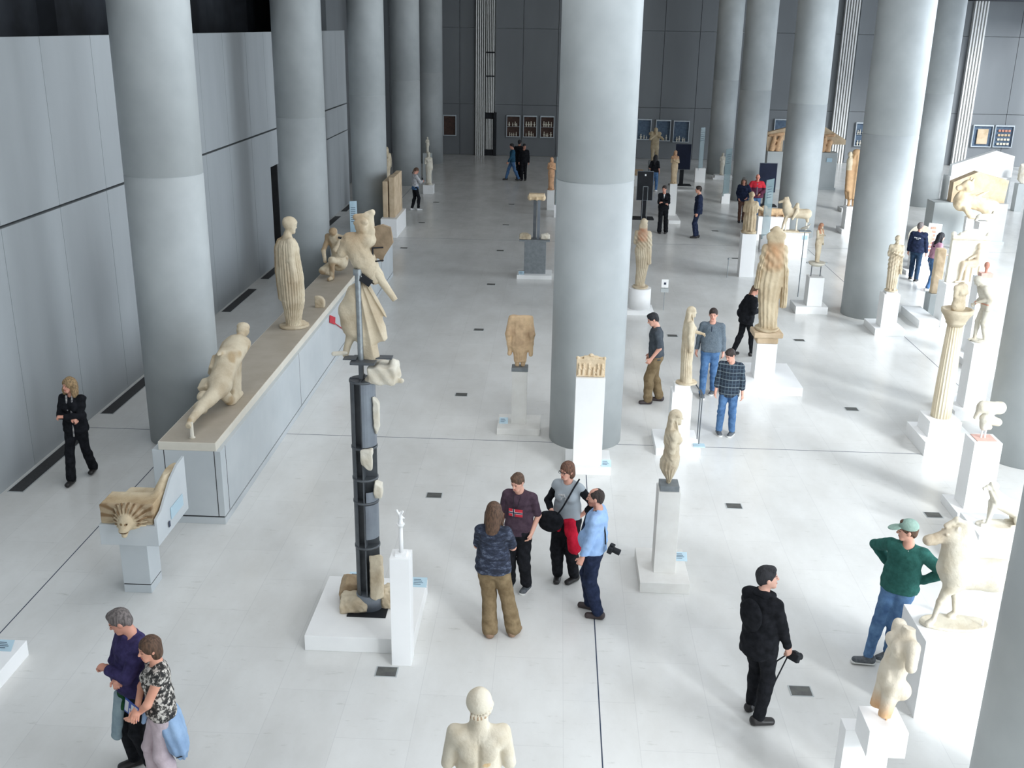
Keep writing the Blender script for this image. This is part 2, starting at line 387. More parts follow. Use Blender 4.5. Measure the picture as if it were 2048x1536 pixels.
    def hair(s, style):
        h = s.hd; R = s.H; o = []
        if style == 'short':
            o = [ell(h(0,-.016,.032), (.083,.102,.096), R, .01), ell(h(0,-.05,-.02), (.072,.06,.07), R, .02), ell(h(.01,.04,.088), (.055,.045,.030), R, .02),
                 ell(h(0,.095,-.05), (.085,.085,.092), R, .01, '-'), bxs(h(0,.06,-.11), (.2,.12,.065), R, .01, .01, '-')]
        elif style == 'recede':
            o = [ell(h(0,-.018,.026), (.081,.100,.092), R, .01), ell(h(0,-.05,-.02), (.074,.06,.07), R, .02), ell(h(0,.085,-.03), (.085,.085,.10), R, .01, '-'), ell(h(0,.055,.10), (.048,.09,.05), R, .01, '-'), bxs(h(0,.06,-.11), (.2,.12,.065), R, .01, .01, '-')]
        elif style == 'bald':
            o = [ell(h(0,-.03,-.005), (.083,.082,.062), R, .01), ell(h(0,.085,-.02), (.1,.088,.1), R, .01, '-'), bxs(h(0,.04,-.115), (.2,.2,.06), R, .01, .01, '-')]
        elif style == 'bob':
            o = [ell(h(0,-.014,.03), (.09,.106,.1), R, .01), ell(h(0,-.045,-.05), (.088,.07,.09), R, .03), ell(h(0,.105,-.045), (.064,.085,.085), R, .01, '-')]
        elif style in ('long','verylong','curly'):
            dn = .27 if style != 'verylong' else .36; zd = A(0,0,-1)
            o = [ell(h(0,-.014,.03), (.092,.108,.1), R, .01), cap(h(0,-.055,-.02), s.nk+s.T@A(0,-.07,.1-dn+.06), .08, .062, .03, 1.3, R[:,0])]
            w = .085 if style != 'curly' else .1
            o += [cap(h(sx*w,.0,-.02), h(sx*(w+.012),.015,-.17), .026, .022, .03) for sx in (1,-1)]
            if style == 'curly': o += [ell(h(sx*.095,-.02,-.10), (.05,.06,.075), R, .03) for sx in (1,-1)]
            o += [ell(h(0,.11,-.045), (.060,.085,.088), R, .01, '-')]
        elif style == 'tail':
            o = [ell(h(0,-.014,.03), (.083,.102,.096), R, .01), cap(h(0,-.1,.03), h(0,-.13,-.16), .033, .02, .03), ell(h(0,.1,-.045), (.075,.085,.09), R, .01, '-'), bxs(h(0,.07,-.11), (.2,.12,.065), R, .01, .01, '-')]
        return o

def wrinkle(amp, f=26, ph=0.):
    return lambda X, Y, Z: amp*.8*n3(X, Y, Z*.7, f, ph)+amp*.4*n3(X, Y, Z, f*2.1, ph+1)+amp*.42*np.sin(52*Z+24*X+2.6*n3(X, Y, Z, 13, ph))*np.clip(.5+n3(X, Y, Z, 9, ph+2), 0, 1)
def top_prims(b, sleeve=.7, hem=.90, g=.016, loose=.0, open_=False, coat=None):
    o = b.torso(g, .05, neck=False)
    X = b.T[:,0]; f = b.fat
    o.append(cap(b.t(0,0,hem+.03), b.t(0,0,1.12), (.100+g+loose*.7)*f, (.096+g+loose*.5)*f, .04, 1.42, X))
    for sg in (1,-1):
        a_ = b.arm(sg, g*.75+loose*.35, sleeve)
        for q in a_: q.k = .014
        o += a_
    if coat: o.append(cap(b.t(0,-.01,coat), b.t(0,-.01,1.0), .15, .12, .05, 1.35, X)); hem = coat-.03
    p = b.t(0,0,hem); o.append(halfcut(p, -b.T[:,2]))
    o.append(ell(b.t(0,.035,1.50), (.066,.068,.065), b.T, .01, '-'))
    return o
def leg_prims(b, g=.018, fl=.01, upto=1.93, top=1.0, wide=0.):
    X = b.T[:,0]; o = [cap(b.pc+A(0,0,-.03), b.t(0,0,top-.04), .108*b.fat+g*.6, .10*b.fat+g*.6, .03, 1.46, X)]
    for sg in (1,-1): o += b.leg(sg, g+wide, upto, fl)
    zc = min(b.an[1][2], b.an[-1][2])-.045; o.append(cutbelow(zc)); o.append(halfcut(b.t(0,0,top+.0), b.T[:,2])); return o

PC = [0]
def person(label, loc, heading, body, h=1.75, skin=(1,1,1), hair=('short',None), top=None, legs=None, shoe=None, vox=.009, extra=None, group=None, beard=None, bodyvox=None):
    """Empty at the feet > body, hair, garments, shoes"""
    PC[0] += 1; S = h/1.75
    e = empty('person', loc, -rad(heading)); e.scale = (S,S,S); tag(e, label, 'person', group)
    b = body; bv = bodyvox or vox
    pr = b.torso(-.006) + b.head()
    for sg in (1,-1): pr += b.arm(sg, 0, 2.) + b.hand(sg) + b.leg(sg, -.006) + b.foot(sg, -.008)
    sculpt(pr, bv, 'body', SKIN, e, colf=lambda V: b.face_col(V, skin, beard))
    if hair[1] is not None: sculpt(b.hair(hair[0]), min(vox,.009), 'hair', hair[1], e, disp=(lambda X,Y,Z: .010*n3(X,Y,Z,52)-.004) if hair[0] == 'curly' else (lambda X,Y,Z: .004*n3(X,Y,Z*.4,85)))
    if top: 
        kw = dict(top[1]); sculpt(top_prims(b, **kw), vox, top[2], top[0], e, disp=wrinkle(.011, 21, PC[0]))
    if legs:
        kw = dict(legs[1]); sculpt(leg_prims(b, **kw), vox, legs[2], legs[0], e, disp=wrinkle(.009, 20, PC[0]+.5))
    if shoe:
        for sg in (1,-1):
            pr = b.foot(sg, .009, .02); c = b.an[sg]; (f, lift) = b.ft[sg]; pr.append(cutbelow(c[2]-.08+.0 if lift < .03 else c[2]-.2)); pr.append(P(lambda X,Y,Z,zt=c[2]+.012: zt-Z+0*X, (-9,-9,c[2]+.012), (9,9,9), 0, '-'))
            q = sculpt(pr, min(vox,.009), 'shoe', shoe[0], e)
            if len(shoe) > 1 and lift < .03:
                d = RZ(f[2])@A(0,1,0); sd = RZ(f[2])@A(1,0,0); a = A(c[0],c[1],c[2]-.068)
                sculpt([cap(a-d*.047, a+d*.142, .046, .042, .0, 1.08, sd), cutbelow(c[2]-.0795), P(lambda X,Y,Z,zt=c[2]-.052: zt-Z+0*X, (-9,-9,c[2]-.052), (9,9,9), 0, '-')], .008, 'sole', shoe[1], q)
    if extra: extra(e, b)
    return e

# ================================================================== THE HALL
# floor with its long dark joints
struct(B().box(-16,34,-9,66,-.3,0).done('floor', FLOORM))
tr = 0
for (x0,x1,y0,y1) in ((.643,.657,-9,62),(-6.607,-6.593,-9,62),(8.69,8.702,-9,62),(-16,34,17.443,17.457),(-16,34,36.0,36.012)):
    tr += 1; struct(B().box(x0,x1,y0,y1,-.01,.0012).done('trim_%d' % tr, INK))
# floor boxes on their grid
first = None
pts = [(-1.79,10.25),(-1.79,15.05),(-1.79,19.85),(-1.79,24.63),(-1.79,29.4),(-1.79,34.2),(-1.84,38.95),(-1.84,43.7),(2.95,10.2),(2.95,15.03),(2.95,24.58),(6.02,14.95),(6.0,19.7),(6.0,24.5),(-5.02,34.24),(-5.02,39),(5.95,38.75),(5.95,33.9),(-5.02,43.8)]
where = ['in front of the slim white pedestal','between the black column and the group of four','level with the headless torso','in the grey aisle left of the big middle column','in the aisle, below the dark double pillar','in the aisle beside the dark double pillar','in the far aisle above the dark double pillar','farthest down the aisle toward the walking pair',
 'on the open floor right of the man with the camera','midway between the boyish torso pedestal and the green sweater','between the grey T-shirt and the long-haired maiden statue','beside the plinth of the seated hound','on the floor left of the fluted column','right of the big maiden statue','on the left side near the end of the bench','near the feet of the woman in white','beyond the man in the dark suit','left of the seated scribe pedestal','far left, beyond the woman in white']
for i, (x, y) in enumerate(pts):
    if first is None:
        f = B().box(-.13,.13,-.1,.1,.0,.004).done('floor_box', GREYP); k = B().box(-.115,.115,-.088,.088,.004,.006).done('floor_box_lid', DRAIN, f); first = f
    else:
        f = first.copy(); COL.objects.link(f); kk = k.copy(); COL.objects.link(kk); kk.parent = f
    f.location = (x, y, .0); tag(f, 'small square metal floor box '+where[i], 'floor box', 'floor boxes set in the stone paving')
# left panel wall, end face at y 43.3
b = B()
ys = [-9,-5.9,-3.95,-2,0,1.95,3.9,5.85,7.8,9.8,11.75,13.7,15.7,17.72,19.68,21.65,23.6,25.6,27.5,29.55,31.35,33.3,35.3,37.3,39.3,41.5,43.35]
for y0, y1 in zip(ys, ys[1:]):
    b.box(-8.75,-8.58,y0+.006,y1-.006,4.03,6.8)
    if y0 == 31.35: b.box(-8.75,-8.58,32.75,y1-.006,0,3.98); b.box(-8.75,-8.58,y0,32.75,2.95,3.98)
    elif y0 >= 39.2: b.box(-8.75,-8.58,y0+.006,y1-.006,2.98,3.98); b.box(-8.75,-8.58,y0+.006,y1-.006,0,2.94)
    else: b.box(-8.75,-8.58,y0+.006,y1-.006,0,3.98)
struct(b.done('wall_left', WALLC))
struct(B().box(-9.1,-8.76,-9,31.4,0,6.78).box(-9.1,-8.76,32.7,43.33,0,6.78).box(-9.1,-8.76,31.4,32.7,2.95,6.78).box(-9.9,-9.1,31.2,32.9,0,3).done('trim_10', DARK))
# dark upper storey behind the wall and the far-left side wall
b = B()
b.box(-14.3,-14,-9,61,0,11.5)
for y in (13,18.5,24,29,34,39.5,47,54): b.box(-14,-13.5,y,y+1.1,6.5,11.5)
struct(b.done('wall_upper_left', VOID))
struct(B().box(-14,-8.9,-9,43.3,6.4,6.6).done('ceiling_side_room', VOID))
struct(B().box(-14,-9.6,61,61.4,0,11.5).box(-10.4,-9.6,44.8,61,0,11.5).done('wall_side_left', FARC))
# far wall: panels with hairline joints
b = B(); xs = [-9.6,-7.6,-5.6,-4.75]
for x0, x1 in ((-9.6,-7.6),(-7.6,-5.6),(-5.6,-4.75),(-3.6,-2.05),(-2.05,-.1),(-.1,1.85),(1.85,3.8),(3.8,5.75),(5.75,7.7),(7.7,9.65),(9.65,11.6),(11.6,13.5),(13.5,15.4),(16.3,18.2),(18.2,20.1),(20.1,22.3),(23.1,25),(25,27),(27,29.5)):
    for z0, z1 in ((0,2.84),(2.84,6.94),(6.94,11.5)): b.box(x0+.012,x1-.012,61,61.3,z0+.012,z1-.012)
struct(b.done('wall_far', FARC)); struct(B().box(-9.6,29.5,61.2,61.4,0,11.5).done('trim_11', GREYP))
# slatted light slits in the far wall
def slits(n, x0, x1, cnt, z0, z1):
    b = B(); w = (x1-x0)/cnt
    for i in range(cnt): b.box(x0+i*w, x0+i*w+w*.5, 60.75, 61.15, z0, z1)
    return struct(b.done(n, SLAT))
slits('window_1', -4.68, -4.12, 5, 0, 11.5); slits('window_2', -4.08, -3.66, 5, .35, 2.05)
slits('window_3', -4.10, -3.62, 5, 2.4, 11.5); slits('window_4', 15.4, 16.25, 6, 0, 11.5); slits('window_5', 22.3, 23.1, 5, 0, 11.5)
struct(B().box(-4.2,-3.55,60.9,61.18,2.05,2.4).box(-3.66,-3.5,60.7,61.18,0,2.4).box(-4.15,-3.66,60.8,61.1,0,.32).box(-4.1,-3.62,60.7,60.76,4.35,4.42).box(-4.1,-3.62,60.7,60.76,5.62,5.69).done('door_1', BLACK))
# ceiling and the bulkhead
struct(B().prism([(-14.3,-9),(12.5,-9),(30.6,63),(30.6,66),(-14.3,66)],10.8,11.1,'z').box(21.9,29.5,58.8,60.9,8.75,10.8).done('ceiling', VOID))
struct(B().box(-14.3,12.5,-9.3,-9,0,10.8).done('wall_back', WALLC))
# glazed right side running outward, unseen mullions widened into fins to streak the sunlight
b = B(); p0, p1 = Vector((12.5,-9,0)), Vector((30,61,0)); dv = (p1-p0); L = dv.length; dv.normalize(); nv = Vector((-dv.y, dv.x, 0))
rotz = math.atan2(dv.x, dv.y)
for i in range(int(L/2.9)+1):
    c = p0+dv*2.9*i; b.box(c.x-.06,c.x+.06,c.y-.55,c.y+.55,0,10.8)
struct(b.done('window_6', PIPE))
# metal floor grates along the left wall
first = None
for i, (y0, y1) in enumerate(((14.65,17.1),(18.15,20.65),(21.9,24.4),(25.6,28.1),(29.3,31.9),(33.1,36.2),(37.3,39.9),(41,43.1))):
    g_ = B().box(-8.52,-8.26,y0,y1,0,.006).done('floor_grate', GREYP); gg = B()
    gg.box(-8.505,-8.275,y0+.015,y1-.015,.006,.009); gg.done('grille', GRATE, g_)
    tag(g_, ['dark floor grate nearest, at the left edge under the wall','dark floor grate behind the walking woman in black','dark floor grate hidden mostly behind the front left column','dark floor grate seen just right of the front left column','dark floor grate behind the standing draped statue','dark floor grate before the second left column','dark floor grate right of the second left column','last dark floor grate at the end of the panel wall'][i], 'floor grate', 'floor grates along the left wall')

# the round concrete columns
def column(x, y, r, label):
    b = B(); z = 4.68
    b.lathe([(0,r),(z-.012,r),(z-.006,r-.014),(z+.006,r-.014),(z+.012,r),(10.8,r)], n=96)
    return tag(b.done('concrete_column', CONC, None, (x,y,0)), label, 'column', 'round concrete columns')
column(-6.52,17.25,.635,'huge round concrete column at far left, in front of the panel wall')
column(-6.92,28.57,.65,'round concrete column second in the left row, behind the standing draped statue')
column(-6.78,38.0,.635,'round concrete column third in the left row, behind the winged figure on the pole')
column(-6.96,48.9,.65,'round concrete column fourth in the left row, behind the woman in the white top')
column(-6.8,57.0,.65,'slimmest looking round column, last in the left row')
column(.66,17.75,.65,'big pale concrete column in the middle, behind the relief slab')
column(8.41,55.1,.635,'round concrete column farthest back in the right row')
column(8.36,46.4,.66,'round concrete column behind the man in the red jacket')
column(8.74,38.2,.67,'round concrete column behind the marble horse and rider')
column(8.36,27.2,.68,'broad round concrete column behind the small maiden with folded arm')
column(15.85,46.2,.72,'round concrete column further right, behind the seated lion gable')
column(8.42,17.5,.66,'round concrete column at the right edge, beside the fluted column')
column(4.62,7.95,.66,'nearest dark concrete column cut by the lower right corner')

# long two-tier bench with the pediment figures
e = empty('display_bench', (0,0,0)); tag(e, 'long grey clad bench with stone top carrying the marble giants', 'bench')
BY0, BY1 = 13.8, 30.2
b = B()
b.box(-5.77,-4.76,BY0,BY1,.13,1.17,.004); b.done('bench_body', BENCHM, e)
B().box(-5.75,-4.78,BY0+.02,BY1-.02,.105,.13).done('shadow_gap', DARK, e)
B().box(-5.77,-4.76,BY0,BY1,0,.105,.004).done('kick_base', BENCHM, e)
b = B(); b.box(-4.765,-4.7585,BY0+.22,BY0+.235,.13,1.17)
for y in (18.6,23.4,28.2): b.box(-4.765,-4.7585,y,y+.012,.13,1.17)
b.box(-5.60,-5.588,BY0-.0015,BY0+.01,.13,1.17); b.box(-4.86,-4.848,BY0-.0015,BY0+.01,.13,1.17); b.done('panel_joint', DARK, e)
B().box(-5.67,-4.82,BY0,BY1-.05,1.17,1.297,.006).done('lit_edge_slab', SLAB_LIT, e); B().box(-5.655,-4.835,BY0+.015,BY1-.065,1.297,1.30).done('dim_stone_top', SLAB_DIM, e)  # one stone in two tones: lit edge and dimmer top painted by colour

# ------------------------------------------------------------------ pedestals
def pedestal(label, x0, x1, y0, y1, z1, plinth=None, m=PLASTER, cap_=None, name='pedestal', group=None, capm=None, gap=False):
    e = empty(name, ((x0+x1)/2,(y0+y1)/2,0)); tag(e, label, 'pedestal', group); cx, cy = (x0+x1)/2, (y0+y1)/2; z0 = 0
    if plinth:
        a0,a1,b0,b1,h = plinth; B().box(a0-cx,a1-cx,b0-cy,b1-cy,0,h,.004).done('plinth', m, e); z0 = h
    zt = z1-(cap_[2] if cap_ else 0)
    if gap: B().box(x0-cx,x1-cx,y0-cy,y1-cy,0,.13,.003).done('kick_base', m, e); B().box(x0-cx+.006,x1-cx-.006,y0-cy+.006,y1-cy-.006,.13,.142).done('shadow_gap', DARK, e); z0 = .142
    B().box(x0-cx,x1-cx,y0-cy,y1-cy,z0,zt,.004).done('shaft', m, e)
    if cap_: B().box(-cap_[0]/2,cap_[0]/2,-cap_[1]/2,cap_[1]/2,zt,z1,.003).done('mounting_block', capm or SLATE, e)
    return e
def label_plate(x, y, z, label, w=.17, rz=0, up=.0):
    """tilted acrylic text label with printed lines, standing on a plinth or floor"""
    e = empty('text_label', (x,y,z), rad(rz)); tag(e, label, 'label', 'small acrylic text labels')
    R = Matrix.Rotation(rad(35),3,'X')
    B().box(-w/2,w/2,-.07,.07,.035,.041,0,R,(0,0,.038)).done('acrylic_plate', ACRYL, e)
    b = B()
    for i in range(4): b.box(-w*.36,w*(.1+.08*((i*7)%3)),.035-i*.022,.042-i*.022,.0412,.0422,0,R,(0,0,.038))
    b.done('printed_lines', INK, e); B().box(-.03,.03,-.03,.03,0,.02).done('foot', STEEL, e); return e

pedestal('tall pale travertine pedestal with white plinth under the small maiden torso turned right',1.468,1.76,12.54,12.86,1.41,(1.27,1.93,12.26,13.25,.15),PEDM,(.25,.25,.075))
label_plate(1.88,12.95,.15,'blue acrylic label on the plinth of the small maiden torso')
pedestal('wide pale pedestal in front of the middle column carrying the relief slab',.42,.90,16.15,16.42,1.67,(.30,1.06,16.05,16.85,.13),PLASTER)
label_plate(.98,16.18,.13,'blue acrylic label on the plinth below the relief slab')
pedestal('travertine pedestal of the headless brown torso left of the middle column',-.70,-.42,18.0,18.28,1.2,(-.95,-.16,17.74,18.5,.12),PEDM,(.30,.24,.07))
pedestal('white pedestal with plinth under the painted maiden between the visitors',2.14,2.49,17.26,17.62,1.20,(1.89,2.67,17.0,17.95,.13),WHITE,(.27,.27,.12),capm=WHITE)
e = pedestal('white pedestal on a broad slab under the tallest maiden statue',4.26,4.68,20.87,21.3,.95,(3.55,5.17,20.35,22.0,.19),WHITE)
pedestal('white pedestal with plinth under the little maiden on two rods',6.73,7.12,27.1,27.5,.96,(6.43,7.27,27.0,27.75,.2),PLASTER)
pedestal('white stepped pedestal of the small maiden before the right column',8.13,8.52,25.25,25.65,1.07,(7.97,8.7,25.1,26.1,.17),WHITE,(.27,.27,.06),capm=WHITE)
pedestal('broad white pedestal under the marble horse forepart',4.08,4.93,9.78,10.55,.97,None,WHITE)
pedestal('white stepped pedestal in the lower right under the nude torso',2.88,3.22,7.75,8.12,1.32,(2.80,3.22,8.12,8.3,1.05),WHITE)
pedestal('slim tall white pedestal beside the black column carrying a tiny column model',-1.75,-1.52,10.38,10.62,1.40,None,WHITE)
pedestal('round white drum pedestal under the maiden behind the middle column',0,.01,0,.01,.01,None,WHITE)
bpy.data.objects.remove([o for o in bpy.data.objects if o.get('label','').startswith('round white drum')][0].children[0]); e = [o for o in bpy.data.objects if o.get('label','').startswith('round white drum')][0]
e.location = (2.28,26.75,0); B().box(-.42,.36,-.35,.35,0,.12,.004).done('plinth', WHITE, e); B().lathe([(.12,.29),(.66,.29)],n=64).done('drum', WHITE, e)
pedestal('white pedestal of the kneeling figure seen from behind',5.62,6.05,31.2,31.6,1.31,None,WHITE)
pedestal('white pedestal of the marble horse and rider',7.47,8.33,34.3,34.9,.80,None,WHITE)
pedestal('white pedestal with low plinth behind the guard under the far brown maiden',4.44,4.72,41.1,41.4,1.37,(4.35,4.8,40.0,41.5,.14),PLASTER)
pedestal('white pedestal on a plinth under the tall two-figure brown statue',10.72,11.1,38.9,39.4,.98,(10.6,11.15,38.75,39.6,.16),WHITE)
pedestal('white pedestal half hidden behind the two-figure brown statue',12.05,12.35,43.9,44.2,1.27,(11.85,12.4,43.7,44.4,.15),PLASTER)
pedestal('white pedestal of the small brown maiden beside the middle column',-.35,-.05,42.5,42.8,.81,None,PLASTER)
pedestal('grey pedestal under the brown upright block near the seated relief',9.95,10.3,27.2,27.6,.57,None,GREYP)
pedestal('broad white pedestal under the tall carved seated relief',9.88,10.93,26.03,26.6,1.12,None,WHITE)
pedestal('low white plinth pedestal under the striped hound or sphinx',6.10,7.3,13.45,14.2,.42,(5.85,7.3,13.35,14.1,.2),WHITE)
pedestal('tall white pedestal at right under the blown-out rider fragment',6.44,6.86,14.9,15.3,1.26,(6.3,6.98,14.75,15.45,.14),WHITE,(.30,.30,.012),capm=PINKT)
pedestal('tall white pedestal at the right edge under the draped youth',8.05,8.45,19.4,19.8,1.50,(7.82,8.6,19.2,20.3,.2),WHITE)
pedestal('tall narrow white pedestal under the red based small head',9.55,9.95,23.3,23.7,1.9,(9.3,10.1,22.4,23.9,.15),WHITE)
pedestal('white pedestal with small animal carving at right of the lion',12.6,13.0,31.4,31.8,1.8,None,WHITE)
pedestal('white pedestal in the back left under brown stele slabs',-6.06,-5.50,35.9,38.2,.66,None,WHITE)
pedestal('small white pedestal at the far left column with figurines',-5.85,-5.4,46.0,46.5,.39,None,WHITE)
pedestal('white pedestal under the lion relief behind the glass panel',7.19,8.3,37.1,37.5,.84,None,WHITE)
pedestal('small grey and white pedestal under the round shield disc',11.1,11.5,32.3,32.7,.75,(10.9,11.65,32.1,32.9,.12),WHITE)
pedestal('low stepped white plinth at the foot of the farthest right-row column',7.9,8.75,52.9,53.4,.2,(7.8,8.85,52.8,53.6,.08),WHITE)
pedestal('low white plinth right behind the broad right column',9.3,9.8,25.9,27.4,.2,None,WHITE)
e = pedestal('dark slate double pillar pedestal on white plinth in the aisle',-.88,-.24,30.4,30.85,1.08,(-1.08,-.05,30.17,31.0,.12),SLATE)
for q in e.children:
    if q.name.startswith('plinth'): q.data.materials.clear(); q.data.materials.append(PLASTER)
pedestal('white block pedestal near the back kiosk, left of the far maiden',3.6,4.0,49.8,50.2,.5,None,PLASTER)
# front-left low bench with label, cut by the frame
e = empty('low_bench', (-6.03,10.1,0)); tag(e, 'low white bench entering at the lower left edge', 'bench')
B().box(-1.6,0,-.75,.2,0,.2,.004).done('bench_slab', WHITE, e)
label_plate(-6.2,10.12,.2,'acrylic label lying on the low bench at the left edge', .2)

# big slab with the black column
b = B().box(-2.83,-1.53,10.62,12.05,0,.2,.005); tag(b.done('floor_slab', PLASTER), 'large low white slab carrying the black steel column', 'plinth')
label_plate(-2.45,11.98,.2,'acrylic label at the back left corner of the large slab', .2); label_plate(-1.62,11.9,.2,'acrylic label at the back right corner of the large slab', .2)
CX, CY = -2.17, 11.33
e = empty('steel_column', (CX,CY,.2)); tag(e, 'black steel skeleton column with marble fragments set in it', 'column')
B().box(-.24,.24,-.26,.26,0,.012).done('base_plate', BLACK, e)
B().lathe([(.012,.165),(.2,.165),(.215,.15)],n=48).done('base_drum', STEELG, e)
b = B(); b.box(-.008,.008,-.145,.145,.2,3.02); b.box(-.145,.145,-.008,.008,.2,3.02); b.done('cross_fin', STEEL, e)
def ring(z0, z1, r=.155): return B().lathe([(z0,r-.012),(z0,r),(z1,r),(z1,r-.012)],n=40).done('ring', STEEL, e)
for z0 in (.86,1.46,1.76,2.16,2.98): ring(z0, z0+.025)
def shell(name, a0, a1, z0, z1, m, r=.148):
    b = B(); n = 12; pts = [(r*math.cos(rad(a0+(a1-a0)*i/n)), r*math.sin(rad(a0+(a1-a0)*i/n))) for i in range(n+1)]
    pts += [((r-.01)*math.cos(rad(a1-(a1-a0)*i/n)), (r-.01)*math.sin(rad(a1-(a1-a0)*i/n))) for i in range(n+1)]
    b.prism(pts, z0, z1, 'z'); return b.done(name, m, e)
shell('curved_shell', 120, 235, .2, 3.0, STEEL)
shell('curved_shell', -88, 60, 2.2, 2.98, STEELG); shell('curved_shell', -85, 20, 1.0, 1.45, STEELG); shell('curved_shell', -80, 10, 1.49, 1.62, STEELG)
def rock0(name, c, r, label, m=MARBLE, ph=0., rot=None, amp=.03, f=14, vox=.012, parent=None, flat=None, cat='fragment', group=None):
    pr = [ell((0,0,0), r, rot), bxs((r[0]*.1,0,-r[2]*.1), (r[0]*.72,r[1]*.72,r[2]*.75), rot, .01, .02)]
    if flat is not None: pr.append(cutbelow(flat))
    o = sculpt(pr, vox, name, m, parent, c, disp=lambda X,Y,Z: amp*n3(X,Y,Z,f,ph)+amp*.35*n3(X,Y,Z,f*2.7,ph))
    if parent is None: tag(o, label, cat, group)
    return o
def rock(name, c, r, label, m=MARBLE, ph=0., rot=None, amp=.03, f=14, vox=.012, parent=None, flat=None, cat='fragment', group=None):
    rr = random.Random(int(ph*7)+3); r = np.asarray(r,float)
    pr = [bxs((0,0,0), r, rot, min(r)*.25, .01)]
    for i in range(7):
        n = unit([rr.uniform(-1,1), rr.uniform(-1,1), rr.uniform(-.8,1)]); d = (abs(n)*r).sum()*rr.uniform(.58,.78); pr.append(halfcut(n*d, n)); pr[-1].k = .008
    if flat is not None: pr.append(cutbelow(flat))
    a = min(amp, .35*min(r)); vox = min(vox, .009 if c[1] < 20 else vox)
    o = sculpt(pr, vox, name, m, parent, c, disp=lambda X,Y,Z: a*.5*n3(X,Y,Z,f*1.6,ph)+a*.3*n3(X,Y,Z,f*4,ph), floor=flat)
    if parent is None: tag(o, label, cat, group)
    return o
FR = lambda dx, dy, z: (dx, dy, z-.2)
rock('marble_fragment',FR(-.17,-.08,.30),(.17,.13,.10),'pale lumpy marble chunk lying left of the black column foot',ph=1,flat=-.1,parent=e)
rock('marble_fragment',FR(-.20,+.2,.36),(.20,.14,.16),'larger shaded marble chunk behind the black column foot',ph=2,m=LIMEST,flat=-.16,parent=e)
rock('marble_fragment',FR(+.12,-.10,.72),(.075,.08,.33),'tall brown marble shaft fragment fixed low on the black column',ph=3,m=MARBLE,amp=.02,parent=e)
rock('marble_fragment',FR(+.22,+.02,.34),(.09,.1,.14),'brown stone lump at the right foot of the black column',ph=4,m=MARBLE,flat=-.14,parent=e)
rock('marble_fragment',FR(+.16,-.06,1.84),(.05,.06,.12),'angular marble piece at mid height on the black column',ph=5,amp=.015,m=MARBLE_P,parent=e)
rock('marble_fragment',FR(+.05,-.15,2.26),(.07,.05,.13),'whitish marble piece set in the open upper drum',ph=6,amp=.02,m=MARBLE_P,parent=e)
rock('marble_fragment',FR(+.165,-.07,2.80),(.035,.045,.26),'long narrow white marble sliver near the top of the black column',ph=7,amp=.02,m=MARBLE_P,parent=e)

# ================================================================== SCULPTURE
def statue(label, loc, heading, prims, vox=.012, m=MARBLE, colf=None, disp=None, S=1., name='statue', cat='statue', group=None, cut=0., adapt=0., parent=None):
    """one carved piece; cut = height in its own frame that rests on the support"""
    o = sculpt(prims, vox, name, m, parent, (0,0,0), colf, disp, adapt=adapt, floor=cut)
    o.location = (loc[0], loc[1], loc[2]-cut*S); o.rotation_euler = (0,0,-rad(heading)); o.scale = (S,S,S)
    if parent is None: tag(o, label, cat, group)
    return o
rough = lambda a=.004, f=30, ph=0.: (lambda X,Y,Z: a*n3(X,Y,Z,f,ph)+a*.5*n3(X,Y,Z,f*2.3,ph))
def base_disc(r=.2, e=1.2): return loft([(0,0,.03,r,r*e),(.045,0,.03,r,r*e)], k=.005)
def maiden(armr='down', arml='pull', skirt=None, nf=22, amp=.006, hairw=1., veil=False, head=True, hy=0, lean=0, fem=True, slab=True, base=True, hp=0):
    hr = {'down':(.20,.0,.83),'fwd':(.17,.33,1.10),'chest':(-.02,.17,1.22),'stump':(.20,.0,.83),'pull':(.21,.03,.80)}
    a, c = hr[armr], hr[arml]; er = (1,-.6,0) if armr == 'chest' else (.4,-1,0); el_ = (-1,-.6,0) if arml == 'chest' else (-.4,-1,0)
    b = Body(fem=fem, head=(hy,hp,0), hr=a, hl=(-c[0],c[1],c[2]), er=er, el=el_, lean=lean)
    o = b.torso(.012)
    if head:
        o += b.head(); o.append(ell(b.hd(0,-.014,.03), (.086,.104,.098), b.H, .015)); o.append(ell(b.hd(0,.1,-.045), (.062,.07,.085), b.H, .01, '-'))
        o += [p for p in b.head() if p.op == '+']
        o.append(cap(b.hd(-.07,.02,.045), b.hd(.07,.02,.045), .03, None, .01, 1.6, A(0,1,0)))
        if slab:
            o.append(cap(b.hd(0,-.07,-.02), b.t(0,-.085,1.22), .05*hairw, .045, .03, 2.1, b.T[:,0]))
            for sx in (1,-1): o.append(cap(b.hd(sx*.07,.0,-.05), b.t(sx*.075,.095,1.27), .016, .012, .01))
    for sg, kind in ((1,armr),(-1,arml)):
        if kind == 'stump': o.append(cap(b.sh[sg], b.sh[sg]+(b.el[sg]-b.sh[sg])*.95, .056, .05, .03))
        else: o += b.arm(sg, .008, 2.)+b.hand(sg, .9, .012)
    skirt = skirt or [(.03,0,.02,.17,.14),(.12,0,.01,.15,.12),(.5,0,.0,.15,.12),(.82,0,-.005,.18,.14),(.95,0,0,.165,.13),(1.1,0,0,.13,.105)]
    o.append(loft(skirt, nf, amp, k=.03))
    if base: o += [ell((sx*.06,.15,.05), (.045,.09,.035), None, .02) for sx in (1,-1)]+[base_disc()]
    return b, o
def mantle(o, sg=1, z0=.35, z1=1.35, out=.2):   # pleated cloth falling from one arm
    o.append(loft([(z0,sg*out,.02,.05,.10),(.7,sg*(out-.01),.01,.055,.10),(1.05,sg*(out-.03),0,.05,.09),(z1,sg*.13,0,.045,.07)], 9, .008, k=.02))
